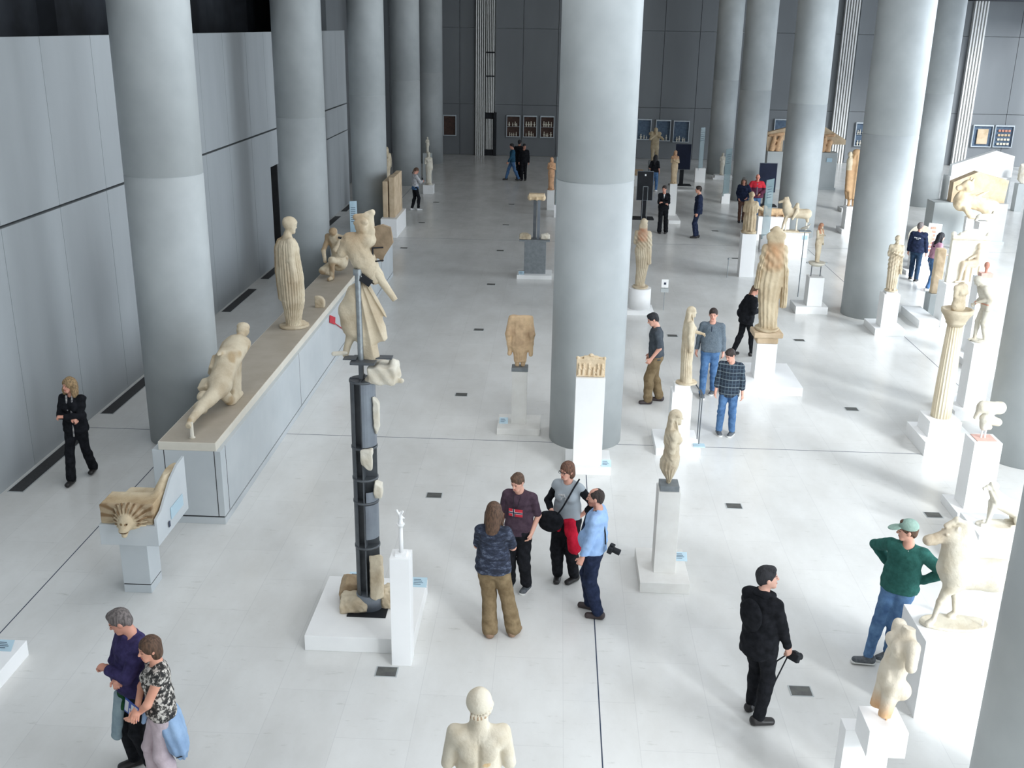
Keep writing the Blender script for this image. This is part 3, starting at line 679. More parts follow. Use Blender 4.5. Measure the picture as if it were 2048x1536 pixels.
def diag_folds(b, amp=.006, f=60, z0=.95, z1=1.45):
    def d(X, Y, Z):
        q = np.clip((Z-z0)/.05, 0, 1)*np.clip((z1-Z)/.05, 0, 1); return -amp*np.sin(f*(X*.9+Z*.8+.3*Y))*q
    return d
sst = lambda x: np.clip(x,0,1)**2*(3-2*np.clip(x,0,1))
def blotch(th, f, ph, c):
    return lambda V: (lambda w: (1-w)*A(1,1,1)+w*A(*c))(sst((n3(V[:,0],V[:,1],V[:,2],f,ph)*.7+.3*n3(V[:,0],V[:,1],V[:,2],f*3.1,ph)-th)/.35)[:,None])
def redhair(b, z0=1.18, c=(.86,.52,.42)):
    def f(V):
        col = np.ones((len(V),3)); q = (V-b.hc)@b.H
        w = sst((-V[:,1]-.02)/.06)*sst((V[:,2]-z0+.04)/.12)*sst((.15-abs(V[:,0]))/.05)*sst((1.56-V[:,2])/.06)*np.clip(.75+.4*n3(V[:,0],V[:,1],V[:,2],30),0,1); col = col*(1-w[:,None])+w[:,None]*A(*c)
        return col
    return f
addd = lambda *fs: (lambda X,Y,Z: sum(f(X,Y,Z) for f in fs))

# small maiden torso turned right, on the tall travertine pedestal
b, o = maiden('stump','stump', skirt=[(.50,0,-.01,.03,.02),(.60,0,-.01,.055,.04),(.70,0,-.02,.10,.09),(.80,0,-.03,.15,.135),(.92,0,-.02,.165,.14),(1.02,0,0,.135,.11),(1.12,0,0,.115,.095)], nf=14, amp=.007, base=False)
for sx in (1,-1): o.append(cap(b.hd(sx*.06,-.04,-.05), b.t(sx*.055,.1,1.28), .018, .013, .01))
o.append(cutbelow(.53)); statue('small weathered maiden torso with long plaits turned right on a tall pedestal',(1.615,12.70,1.405),88,o,.007,MARBLE,None,addd(rough(.0035,34),diag_folds(b)),.84,cut=.53)
# painted maiden facing right between the visitors
b, o = maiden('down','fwd', skirt=[(.02,0,.02,.155,.13),(.5,0,0,.145,.12),(.8,0,0,.165,.135),(.98,0,0,.15,.12),(1.03,0,.0,.165,.135),(1.2,0,.0,.155,.13),(1.36,0,0,.14,.10)], nf=18, amp=.004, hy=0)
statue('upright maiden statue in a straight robe facing right with one forearm reaching out',(2.37,17.45,1.2),80,o,.008,MARBLE,None,rough(.003,40),.79)
# maiden behind the middle column, seen from the back
b, o = maiden('pull','chest', nf=20, amp=.009, skirt=[(.02,0,.02,.12,.10),(.1,-.02,.01,.11,.09),(.5,.02,.0,.14,.12),(.82,.03,-.01,.185,.15),(.98,0,0,.17,.13),(1.1,0,0,.135,.11)])
mantle(o, 1, .62, 1.3, .19); statue('marble maiden seen from behind with ochre hair on the round drum pedestal',(2.28,26.75,.66),12,o,.010,MARBLE,redhair(b),addd(rough(.004,34),diag_folds(b,.006,70,1.0,1.4)),1.03)
# tallest maiden
b, o = maiden('stump','pull', nf=13, amp=.007, hairw=1.5, skirt=[(.0,.02,.02,.15,.13),(.1,.01,.01,.145,.12),(.5,-.02,0,.165,.14),(.82,-.02,0,.205,.16),(1.0,0,0,.2,.15),(1.25,0,0,.17,.13),(1.4,0,0,.14,.10)])
mantle(o, 1, .40, 1.38, .23); mantle(o, -1, .72, 1.36, .235)
def c_ant(V): w = (sst((-V[:,1]-.0)/.08)*sst((V[:,2]-1.0)/.15)*sst((1.55-V[:,2])/.08)*sst((.19-abs(V[:,0]))/.08)*np.clip(.7+.5*n3(V[:,0],V[:,1],V[:,2],22),0,1))[:,None]; return (1-w)*A(.97,.93,.86)+w*A(.90,.62,.45)
statue('tallest marble maiden seen from behind with broad brown shoulders on a stone block',(4.47,21.08,1.20),5,o,.010,MARBLE,c_ant,addd(rough(.009,20),diag_folds(b,.007,50,1.0,1.42)),1.225)
e = tag(empty('capital_block',(4.47,21.08,.95)),'rough square stone block capital beneath the tallest maiden','capital')
sculpt([bxs((0,0,.19),(.30,.26,.055),None,.02,.01), bxs((0,0,.07),(.22,.2,.075),None,.03,.03), cutbelow(0), P(lambda X,Y,Z:.25-Z+0*X,(-9,-9,.25),(9,9,9),0,'-')], .012,'block',POROS,e,disp=rough(.006,18))
# little maiden on rods
b, o = maiden('chest','pull', nf=16, amp=.006, skirt=[(.02,0,.02,.10,.09),(.1,0,0,.10,.09),(.5,0,0,.125,.11),(.8,.03,0,.16,.13),(.98,0,0,.15,.12),(1.1,0,0,.13,.10)], base=False)
statue('little marble maiden with reddish hair standing on a small capital on rods',(6.92,27.3,1.34),150,o,.012,MARBLE,lambda V: np.where(((V[:,2]>1.25)&((abs(V[:,0])>.04)|(V[:,2]>1.62))&(abs(V[:,0])<.13)&(V[:,2]>1.3))[:,None],A(.85,.5,.42),A(1,1,1)),rough(.004,34),.59)
e = tag(empty('rod_mounted_capital',(6.92,27.3,.96)),'flat stone capital raised on two thin rods beneath the little maiden','capital')
B().lathe([(.28,.12),(.33,.2),(.36,.22),(.38,.22)],n=32).done('capital', MARBLE_P, e); B().box(-.27,.27,-.05,.05,.345,.372).done('abacus', GREYP, e)
B().tube((-.12,0,0),(-.12,0,.34),.012).done('rod', STEEL, e); B().tube((.12,0,0),(.12,0,.34),.012).done('rod', STEEL, e)
# small maiden before the right column, facing the camera
b, o = maiden('stump','chest', nf=15, amp=.009, fem=False, slab=False, skirt=[(.03,0,.02,.14,.12),(.12,0,.01,.155,.13),(.5,0,.0,.165,.135),(.85,0,0,.18,.14),(1.1,0,0,.165,.13),(1.36,0,0,.15,.11)])
mantle(o, -1, .55, 1.3, .2)
statue('cream draped figure with an arm folded on its chest before the broad right column',(8.33,25.45,1.07),190,o,.010,MARBLE,None,addd(rough(.004,34),diag_folds(b,.008,55,.6,1.35)),.78)
# headless torso
b = Body(fem=True, hr=(.2,-.02,.9), hl=(-.2,-.02,.9))
o = b.torso(.02, neck=False)+b.arm(1,.012,1.75)+b.arm(-1,.012,1.8)
o += [loft([(.62,0,0,.105,.09),(.75,0,0,.115,.10),(.9,0,0,.15,.12),(1.0,0,0,.165,.13),(1.2,0,0,.19,.13),(1.38,0,0,.175,.11)],14,.004,k=.03), cap((.05,0,.5),(.06,0,.9),.035,.07,.03), cap((-.05,0,.52),(-.06,0,.9),.035,.07,.03),
      halfcut((0,0,1.455),(0,.1,1)), cutbelow(.52)]
for sx in (1,-1): o.append(bxs((sx*.19,0,1.0),(.035,.06,.28),None,.03,.04))
statue('headless armless brown torso seen from behind on the dark block',(-.56,18.14,1.2),4,o,.010,LIMEST,lambda V: np.ones((len(V),3))*A(1.45,1.4,1.35),rough(.007,24),1.03,cut=.52)
# boy seen from the back at the lower edge
b = Body(hr=(.21,.0,.95), hl=(-.21,.0,.95), head=(-8,-6,0), R=(.09,.06,0), L=(-.08,-.02,0))
o = b.torso(.004)+b.head()+b.leg(1)+b.leg(-1)
for sg in (1,-1): o.append(cap(b.sh[sg], b.sh[sg]+A(sg*.05,.0,-.27), .058, .050, .018)); o.append(ell(b.t(sg*.13,-.03,1.36),(.07,.06,.08),None,.04)); o.append(ell(b.t(sg*.08,-.085,1.30),(.06,.035,.09),None,.03)); o.append(ell((sg*.07,-.075,.86),(.075,.07,.08),None,.03))
o += [ell(b.hd(0,-.012,.015),(.093,.106,.094),b.H,.01), cap(b.t(0,-.01,1.42),b.hd(0,-.02,-.03),.060,.055,.03), cutbelow(.5)]
for i in range(17):
    t = PI*(.5-.62+1.24*i/16)+PI; c = b.hd(.090*math.cos(t+PI/2), .105*math.sin(t+PI/2)-.010, -.012-.040*abs(math.sin(t+PI/2))); o.append(ell(c,(.017,.017,.020),None,.004))
o.append(ell(b.t(0,-.135,1.2),(.012,.04,.2),None,.03,'-')); o += [cap(b.hd(-.05+.02*i,-.085+.012*abs(i-2.5),-.05), b.hd(-.045+.018*i,-.07+.01*abs(i-2.5),-.105),.009,.005,.006) for i in range(6)]
def c_kri(V):
    c = np.ones((len(V),3))*A(1.02,.98,.92); q = (V-b.hc)@b.H; k = (q[:,2]<-.035)&(q[:,2]>-.085)&(q[:,1]<.0); n_ = np.sin(q[:,0]*240)>.1
    c[k&n_] *= (.72,.55,.42); s = ((V[:,0]-.06)/.03)**2+((V[:,2]-1.19)/.018)**2 < 1; c[s&(V[:,1]<0)] *= (1,.82,.6); return c
statue('cream marble nude boy seen from behind, cut by the lower frame edge',(-.44,6.3,1.36),-4,o,.006,MARBLE_P,c_kri,rough(.0012,40),1.0,cut=.5)
pedestal('pale pedestal below the frame under the marble boy',-.64,-.24,6.1,6.5,1.36,None,WHITE)
# nude torso lower right
b = Body(fem=False, lean=-6, roll=-8, hip=(.03,0,0)); 
o = b.torso(.0)+b.leg(1)+b.leg(-1); o += [cap(b.sh[1], b.sh[1]+A(.02,-.0,-.08), .06,.055,.04), cap(b.sh[-1], b.sh[-1]+A(-.06,.03,-.15), .065,.055,.03), ell(b.t(.07,.10,1.31),(.075,.045,.06),b.T,.04), ell(b.t(-.07,.10,1.31),(.075,.045,.06),b.T,.04), ell(b.t(0,.13,1.16),(.010,.03,.16),b.T,.03,'-'), ell(b.t(0,.115,1.03),(.012,.012,.014),b.T,.01,'-')]
o += [ell((sg*.075,-.08,.86),(.085,.085,.09),None,.04) for sg in (1,-1)]+[ell((0,.09,1.02),(.09,.04,.12),None,.05), halfcut(b.t(0,0,1.50),(.1,-.2,1)), cap((.0,.02,.60),(.0,.02,.82),.06,.06,.04), cutbelow(.60), cap((0,0,.5),(0,0,.62),.012)]
def c_tor(V): t = np.clip((.80-V[:,2])/.16,0,1)[:,None]; return (1-t)*A(1.05,1.0,.95)+t*A(1.0,.66,.42)
t_ = statue('nude marble torso without head or arms, orange stained at its cut thighs',(3.07,7.92,1.32),262,o,.008,MARBLE_P,c_tor,rough(.002,30),.98,cut=.50)
t_.scale = (.88,.88,.98)
# tiny figure on the mini column
e = tag(empty('column_model',(-1.63,10.5,1.40)),'tiny white column model crowned by a winged figure','model')
B().box(-.065,.065,-.065,.065,0,.03).done('base', WHITE, e); B().lathe([(.03,.026),(.34,.022)],n=24,flutes=0).done('shaft', WHITE, e)
B().lathe([(.34,.022),(.36,.034),(.375,.045),(.385,.045)],n=24).done('capital', WHITE, e)
sculpt([cap((0,0,.385),(0,0,.47),.03,.016), cap((0,0,.47),(0,.0,.5),.016,.012), ell((0,0,.525),(.012,.012,.016)), cap((0,-.01,.47),(-.035,-.03,.56),.008,.012), cap((0,-.01,.47),(.03,-.03,.55),.008,.012), cap((0,0,.48),(.04,.01,.45),.007), cutbelow(.385)],.004,'figurine',WHITE,e)

# horse forepart on the broad pedestal (head to the left)
o = [cap((-.06,0,.62),(.30,0,.60),.175,.165,.06,1.), cap((.30,0,.60),(.52,0,.62),.165,.155,.05), cap((-.08,0,.68),(-.10,0,.98),.150,.115,.06,1.3,(1,0,0)), cap((-.14,0,.95),(-.17,0,1.06),.085,.07,.05,1.2,(1,0,0)),
     cap((-.16,0,1.075),(-.33,0,.99),.072,.050,.03,1.45,(.45,0,1)), cap((-.33,0,1.0),(-.395,0,.965),.050,.044,.02), ell((-.205,0,1.03),(.075,.066,.085),None,.03),
     cap((-.25,0,1.145),(-.15,0,1.215),.026,.030,.02), cap((-.15,0,1.215),(-.04,0,1.15),.032,.034,.02), cap((-.04,0,1.15),(.055,0,.97),.034,.034,.02), cap((.055,0,.97),(.11,0,.76),.034,.026,.02), cap((-.06,0,1.1),(.02,0,.85),.09,.10,.04,.0+1.0), ell((-.15,.055,1.13),(.018,.012,.035)), ell((-.15,-.055,1.13),(.018,.012,.035)),
     bxs((-.42,0,.945),(.05,.06,.009),RY(-20),.004,.004,'-'), ell((-.25,.06,1.075),(.02,.014,.015),None,.004), ell((-.25,-.06,1.075),(.02,.014,.015),None,.004), ell((-.425,.025,.985),(.011,.012,.010),None,.002,'-'), ell((-.425,-.025,.985),(.011,.012,.010),None,.002,'-'),
     ell((-.1,-.08,.56),(.10,.08,.14),None,.05), ell((-.1,.08,.56),(.10,.08,.14),None,.05),
     cap((-.14,-.08,.50),(-.22,-.09,.32),.066,.038,.04), cap((-.22,-.09,.32),(-.26,-.09,.10),.036,.024,.02), cap((-.26,-.09,.10),(-.30,-.09,.05),.03,.04,.015),
     cap((-.06,.08,.48),(.0,.09,.29),.066,.038,.04), cap((0,.09,.29),(.03,.09,.09),.036,.024,.02), cap((.03,.09,.09),(-.01,.09,.045),.03,.04,.015),
     loft([(0,.0,.0,.36,.16),(.035,0,0,.36,.16)],k=.01), halfcut((.50,0,.6),(1,0,.35)), cap((-.39,0,.985),(-.41,0,.975),.052,None,.02), ]
def c_horse(V):
    w = (sst((-.12-V[:,0])/.2)*sst((V[:,2]-.85)/.1))[:,None]; return (1-w)*A(1,.98,.94)+w*A(.84,.76,.68)
statue('marble forepart of a walking horse with arched neck, head turned left',(4.50,10.15,.97),0,o,.007,MARBLE_P,c_horse,rough(.0025,24),1.04,name='horse_statue')
e = tag(empty('acrylic_support',(4.50,10.15,.97)),'clear acrylic rods propping up the broken horse body','support')
for x, y in ((.28,-.06),(.33,.08),(.47,-.02)): B().tube((x,y,0),(x,y,.49),.012).done('rod', RODG, e)
# seated hound or sphinx, washed out by light
o = [cap((.45,0,.20),(.02,0,.42),.13,.12,.08), cap((.02,0,.42),(-.07,0,.56),.11,.08,.05), ell((-.10,0,.66),(.085,.07,.075)), cap((-.14,0,.65),(-.22,0,.62),.045,.035,.02),
     cap((-.06,.06,.38),(-.05,.07,.04),.045,.03,.03), cap((-.06,-.06,.38),(-.13,-.07,.04),.045,.03,.03), cap((-.05,.07,.03),(-.12,.07,.025),.032), cap((-.13,-.07,.03),(-.2,-.07,.025),.032),
     ell((.42,.09,.16),(.16,.07,.16)), ell((.42,-.09,.16),(.16,.07,.16)), cap((.42,.11,.03),(.24,.11,.03),.035), cap((.42,-.11,.03),(.24,-.11,.03),.035), cap((.55,0,.05),(.66,-.05,.2),.02,.015), loft([(0,.15,0,.42,.17),(.03,.15,0,.42,.17)],k=.01)]
statue('seated marble hound with ribbed chest and slim forelegs on the low plinth',(6.42,13.8,.42),0,o,.008,MARBLE_P,None,lambda X,Y,Z: -.005*np.sin(70*(X+Z*.6))*np.clip((Z-.3)*9,0,1)*np.clip((.05-X)*9,0,1)+0*Y,.92,name='hound_statue')
label_plate(6.0,14.0,.2,'acrylic label on the plinth beside the seated hound')
# rider fragment
e = tag(empty('statue',(6.65,15.1,1.26)),'white rider fragment of two rounded lumps on rods at the right','statue')
sculpt([cap((-.10,0,.50),(.16,0,.49),.085,.09,.03,1.1,(0,0,1)), cap((-.12,0,.47),(-.18,0,.33),.06,.035,.03), cap((.02,0,.45),(.0,0,.32),.07,.075,.04), cap((.0,0,.30),(.16,0,.26),.08,.065,.03), cap((-.03,0,.30),(-.03,0,.18),.085,.06,.03), cap((-.02,0,.2),(.06,0,.17),.06,.04,.03)],.01,'marble_body',MARBLE_P,e,disp=rough(.006,22))
for x in (-.045,.01): B().tube((x,0,0),(x,0,.2),.013).done('rod', WHITE, e)
# draped youth at the right edge
b = Body(lean=22, head=(0,35,0), hr=(.12,.26,.95), hl=(-.10,.24,1.05), R=(.07,.14,0), L=(-.07,-.06,0), er=(.3,-1,0), el=(-.3,-1,0))
o = b.torso(.01)+b.head()+[ell(b.hd(0,-.014,.03),(.09,.106,.1),b.H,.01)]
for sg in (1,-1): o += b.arm(sg,.012,2.)+b.hand(sg,.8,.01)+b.leg(sg,.006)+b.foot(sg)
o += [cap(b.t(-.1,-.05,1.38), b.t(.05,-.12,1.0), .10,.09,.05), cap(b.el[-1],b.el[-1]+A(0,.03,-.28),.05,.03,.03,1.6,(0,1,0)), base_disc(.16,1.3)]
statue('bent draped youth in white marble holding his arms forward at the right edge',(8.25,19.6,1.5),268,o,.010,MARBLE_P,lambda V: np.where(((abs(V[:,2]-1.0)<.02)&(V[:,1]>.05))[:,None],A(1,.55,.45),A(1,1,1)),rough(.004,26),.76)
# fluted column with statuette
pe = tag(empty('fluted_column',(7.05,17.9,0)),'fluted cream marble column with round capital on white stepped base','column')
B().box(-.40,.55,-.54,.5,0,.26,.004).done('plinth', WHITE, pe); B().box(-.28,.28,-.29,.3,.26,.56,.004).done('plinth_block', WHITE, pe)
B().lathe([(.56,.175),(.9,.172),(1.6,.155),(2.26,.132)],n=200,flutes=20,famp=.10).done('shaft', mat('cream_fluted_marble',(.80,.72,.55),(.62,.50,.33),3,.7,.4,.7,.2,26,stretch=(1,1,.3)), pe)
B().lathe([(2.26,.132),(2.30,.15),(2.31,.17),(2.33,.165),(2.42,.21),(2.5,.265),(2.56,.27),(2.57,.23),(2.54,.21),(2.53,.02)],n=64).done('capital', MARBLE, pe, smooth=False)
b = Body(fem=True); o = b.torso(.02)+[cap(b.sh[s],b.sh[s]+A(0,0,-.2),.055,.05,.04) for s in (1,-1)]+[halfcut((0,0,1.5),(.3,0,1)), loft([(.82,0,0,.09,.08),(.9,0,0,.10,.09),(1.05,0,0,.13,.11),(1.3,0,0,.14,.11)],12,.006,k=.03), cutbelow(.82)]
statue('small broken draped bust standing in the bowl of the fluted column',(7.05,17.9,2.53),150,o,.010,MARBLE,None,rough(.006,28),.72,cut=.82)
# relief slab with gable in front of the middle column
e = tag(empty('relief_slab',(.66,16.285,1.67)),'cream relief slab with gabled top and a row of carved figures','relief')
pr = [bxs((0,.02,.15),(.235,.055,.15),None,.006,.005), cap((-.23,.0,.305),(0,.0,.355),.013), cap((.23,.0,.305),(0,.0,.355),.013), bxs((0,.02,.305),(.12,.05,.03)), ell((0,-.0,.365),(.035,.04,.02)), ell((-.22,0,.315),(.022,.04,.022)), ell((.22,0,.315),(.022,.04,.022)), bxs((0,-.045,.018),(.23,.02,.012))]
for i, x in enumerate((-.19,-.12,-.03,.05,.115,.185)):
    hh_ = .2 if i not in (3,) else .14; pr += [cap((x,-.045,.04),(x+.004,-.045,hh_-.03),.024,.017,.01), ell((x,-.05,hh_+.01),(.016,.016,.02)), cap((x,-.05,hh_-.03),(x+.035,-.06,hh_-.07),.008), cap((x-.012,-.05,.03),(x-.008,-.06,.12),.008)]
sculpt(pr+[cutbelow(0)],.005,'carved_slab',POROS,e,colf=lambda V: np.ones((len(V),3))*A(1.12,1.15,1.15),disp=rough(.0025,60))
# -------- pediment group on the long bench
def at(P0, q): return tuple(np.asarray(P0)+np.asarray(q))
b = None
o = [cap((0,-.02,.32),(.06,.50,.40),.10,.14,.05), cap((0,-.02,.32),(0,-.40,.27),.085,.06,.04), cap((0,-.40,.27),(0,-.56,.22),.055,.045,.03), cap((-.10,.1,.25),(-.17,.35,.12),.10,.09,.04),
     ell((.06,.58,.46),(.19,.20,.18),None,.06), cap((.05,.62,.50),(.06,1.0,.78),.165,.165,.07,1.2,(1,0,0)), cap((.06,1.0,.78),(.09,1.35,.92),.175,.175,.06,1.25,(1,0,0)), cap((-.06,1.38,.93),(.20,1.42,.92),.085,.08,.05),
     cap((-.12,1.35,.90),(-.17,1.22,.74),.075,.07,.03), bxs((-.15,.95,.66),(.10,.14,.12),RX(35)@RY(20),.03,.04), bxs((-.17,.58,.42),(.09,.13,.11),RX(20)@RY(-20),.03,.04), ell((-.12,.30,.36),(.10,.12,.09),None,.03), 
     cap((.09,1.42,1.0),(.09,1.58,1.04),.075,.07,.03), ell((.09,1.62,1.08),(.105,.13,.115),RX(-20),.02), ell((.09,1.66,1.14),(.115,.125,.08),RX(-20),.01), bxs((.02,1.2,.35),(.11,.16,.35),RX(-12),.04,.06), ell((-.02,.95,.92),(.06,.2,.04),None,.05)]
o += [cap((.06,.6,.35),(.1,.9,.03),.1,.08,.04), cap((.1,.9,.03),(.1,1.3,.03),.07,.05,.03)]
o.append(halfcut((0,-.57,.2),(0,-1,-.2))); o.append(cutbelow(0))
statue('marble giant lunging along the bench, torso raised, foot toward the viewer',(-5.22,14.52,1.30),3,o,.010,MARBLE,blotch(.05,7,1.,(.74,.64,.52)),rough(.007,16),1.04).scale = (.93,1.04,.93)
tag(B().lathe([(0,.045),(.01,.045),(.012,.028),(.25,.028)],n=24).done('support_peg', MARBLE_P, None, (-5.22,13.98,1.30)),'short white peg holding up the giant\'s foot at the bench end','support')
b, o = maiden('down','down', nf=26, amp=.010, slab=False, hp=10, hy=10, skirt=[(.03,.0,.03,.13,.14),(.10,0,.02,.12,.12),(.30,0,.03,.14,.15),(.42,.0,.03,.19,.18),(.8,.0,.02,.215,.19),(1.1,0,0,.205,.17),(1.35,0,-.01,.2,.15),(1.42,0,-.01,.16,.11)])
o += [loft([(.44,-.05,.0,.2,.17),(.9,-.06,-.02,.22,.18),(1.3,-.05,-.03,.22,.16),(1.42,-.03,-.02,.17,.12)],15,.012,k=.02,tw=.9), ell(b.hd(0,-.02,.04),(.10,.12,.10),b.H,.01), cap(b.hd(-.06,.05,.06),b.hd(.06,.05,.06),.03,None,.01)]
def c_ath(V): c = np.ones((len(V),3)); k = (V[:,0]<-.02)&(V[:,2]>.45); c[k]*=(.80,.70,.58); return c  # brown shade down her left side is painted into the marble colour
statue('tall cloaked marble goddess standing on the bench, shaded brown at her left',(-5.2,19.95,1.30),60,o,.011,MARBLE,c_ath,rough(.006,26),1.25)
rock('marble_fragment',(-4.99,21.55,1.41),(.10,.09,.15),'small upright marble stump lying on the bench between the goddess and the crouching giant',flat=-.11,ph=8,amp=.02)
o = [ell((0,.25,.35),(.22,.26,.22),None,.06), cap((0,.3,.5),(0,.1,.95),.17,.16,.08,1.2,(1,0,0)), cap((-.2,.1,1.0),(.2,.12,.98),.09,.09,.05), ell((0,.02,1.16),(.10,.12,.11),None,.03), cap((.2,.1,.98),(.16,-.2,.75),.07,.05,.04), cap((-.2,.1,.98),(-.2,-.15,.7),.07,.05,.04), cap((-.2,-.15,.7),(-.1,-.25,.45),.05,.045,.03),
     cap((.12,.2,.35),(.1,-.25,.50),.12,.09,.05), cap((.1,-.25,.5),(.1,-.28,.08),.085,.055,.04), cap((-.12,.15,.3),(-.15,-.3,.22),.12,.09,.05), cap((-.15,-.3,.22),(-.1,.0,.07),.075,.05,.04), cap((.1,-.28,.06),(.1,-.42,.05),.05,.045,.03), cutbelow(0)]
statue('crouching battered marble giant with raised knee on the bench behind the winged figure',(-5.25,24.3,1.30),20,o,.013,MARBLE,blotch(-.1,8,2.,(.66,.56,.46)),rough(.012,16),.95)
o = [ell((0,0,.4),(.22,.22,.4)), cap((.05,0,.75),(.12,0,1.05),.12,.09,.05), cap((-.1,.0,.6),(-.3,.05,.85),.08,.06,.05), bxs((0,0,.1),(.24,.2,.1),None,.02,.05), cutbelow(0)]
statue('rough brown marble mass farther along the bench behind the crouching giant',(-5.3,28.6,1.30),0,o,.016,LIMEST,lambda V: np.ones((len(V),3))*A(1.3,1.2,1.1),rough(.02,13),.62)
# red strap left at the bench side behind the column statue
e = tag(empty('red_tag',(-4.75,21.6,.95)),'small red square tag with a cord on the side of the long bench','tag')
B().box(0,.012,-.3,.25,-.02,.14,0,Matrix.Rotation(rad(-20),3,'X')).done('tag_plate', REDM, e); B().tube((.008,.2,-.08),(.008,1.2,-.52),.010,n=8).done('cord', REDM, e)

# -------- winged figure on the pole above the black column
e = tag(empty('winged_statue',(-2.12,11.33,3.22)),'shattered marble winged figure mounted in pieces on a steel pole','statue')
B().tube((-.055,-.03,.23),(-.06,-.03,1.22),.034,n=24).tube((-.06,-.03,1.22),(-.06,-.03,1.29),.05,n=24).done('pole', PIPE, e)
b = B(); b.box(-.16,.12,-.16,.14,.20,.23).box(-.08,-.03,-.06,0,0,.2).box(.05,.3,-.02,.1,.235,.25).box(-.25,-.1,-.1,.05,.24,.25); b.done('foot_bracket', STEEL, e)
b = B(); b.tube((-.06,-.03,1.29),(-.06,.03,1.58),.013).tube((-.06,.03,1.58),(-.28,.05,1.62),.012).box(-.03,.10,-.06,.03,1.12,1.2,0,Matrix.Rotation(rad(35),3,'Y')).tube((-.03,-.03,1.24),(.12,.0,1.12),.016); b.done('upper_bracket', BLACK, e)
o = [bxs((.19,.05,.06),(.16,.17,.10),None,.02,.03), cap((.30,.05,-.02),(.40,.0,-.03),.035,.03,.03), cap((.05,-.04,.0),(.28,-.05,.0),.06,.06,.04), cap((.30,.08,.15),(.34,.08,.0),.06,.05,.03)]
sculpt(o,.008,'feet_block',MARBLE_P,e,disp=lambda X,Y,Z: .008*np.sin(40*X+30*Z)+.006*n3(X,Y,Z,30))
sculpt([cap((-.38,.03,.27),(-.24,.03,.285),.026,.024)],.006,'toe_fragment',MARBLE_P,e)
o = [loft([(.22,.10,.05,.105,.09),(.40,.07,.06,.115,.10),(.46,.10,.07,.20,.10),(.52,.04,.07,.27,.11),(.60,.03,.07,.285,.11),(.74,.0,.07,.265,.115),(.92,-.01,.07,.205,.11),(1.06,.0,.07,.125,.10),(1.14,.02,.07,.045,.05)],0,0,k=.01), cap((-.20,.06,.25),(-.13,.06,.5),.03,.06,.03)]
sculpt(o,.007,'pleated_skirt',MARBLE,e,disp=lambda X,Y,Z: .006*n3(X,Y,Z,20)+(.026*np.abs(np.sin(19*np.arctan2(X+.03,1.3-Z)))-.010)*np.clip((X+.06)*9,0,1)*np.clip((Z-.2)*8,0,1)+.006*np.sin(26*X+14*Z)*np.clip(-X*9,0,1)).location = (-.05,0,0)
o = [cap((-.12,.04,1.56),(.00,.04,1.38),.10,.11,.06,1.2,(1,0,0)), cap((-.14,.03,1.60),(.06,.04,1.60),.085,.085,.05), cap((.0,.04,1.38),(.12,.04,1.16),.115,.065,.05,1.2,(1,0,0)), cap((.12,.04,1.30),(.20,.04,1.18),.06,.035,.03), cap((-.20,.03,1.56),(-.24,.02,1.45),.06,.05,.03), cap((-.03,.03,1.62),(-.01,.02,1.70),.055,.055,.03),
     ell((0,.01,1.775),(.082,.095,.095),None,.02), cap((-.06,-.03,1.80),(.05,-.06,1.82),.03,None,.01), cap((-.07,.0,1.86),(.04,.0,1.88),.03,.03,.02), cap((.085,.03,1.70),(.07,.03,1.86),.042,.045,.02,1.2,(1,0,0)), cap((.07,.03,1.88),(.115,.02,1.91),.045,.035,.02), cap((.10,.03,1.72),(.12,.04,1.62),.035,.03,.02), halfcut((.12,.04,1.10),(.3,0,-1))]
sculpt(o,.007,'upper_body',MARBLE,e,colf=lambda V: (lambda w: (1-w)*A(1,1,1)+w*A(.62,.50,.38))((sst((V[:,2]-1.42)/.2)*sst((.07-V[:,0])/.08)*np.clip(.6+.5*n3(V[:,0],V[:,1],V[:,2],14,3.),0,1))[:,None]),disp=rough(.009,22))
b = B(); b.prism([(.05,1.42),(.06,1.73),(.22,1.78),(.31,1.75),(.335,1.58),(.23,1.42),(.21,1.36),(.17,1.40)],.02,.07,'y'); q = b.done('wing_slab', mat('dark_brown_stone',(.30,.22,.14),(.22,.16,.10),9,.9,.4,.65,.5,22), e); q.visible_shadow = True
b = B(); b.tube((0.110,.0,1.343),(0.110,.0,1.522),.009).tube((0.110,.0,1.522),(0.230,.0,1.531),.009).tube((0.110,.0,1.368),(0.230,.0,1.385),.009); b.done('wing_clamp', BLACK, e)
sculpt([cap((0.140,.03,1.231),(0.345,.0,0.940),.055,.034,.01), halfcut((0.345,0,0.932),(.5,0,-.85))],.006,'arm_shaft',MARBLE,e,disp=rough(.002,30)); B().tube((0.342,.0,0.951),(0.354,-.002,0.934),.028,n=20).done('shaft_end', MARBLE_P, e)

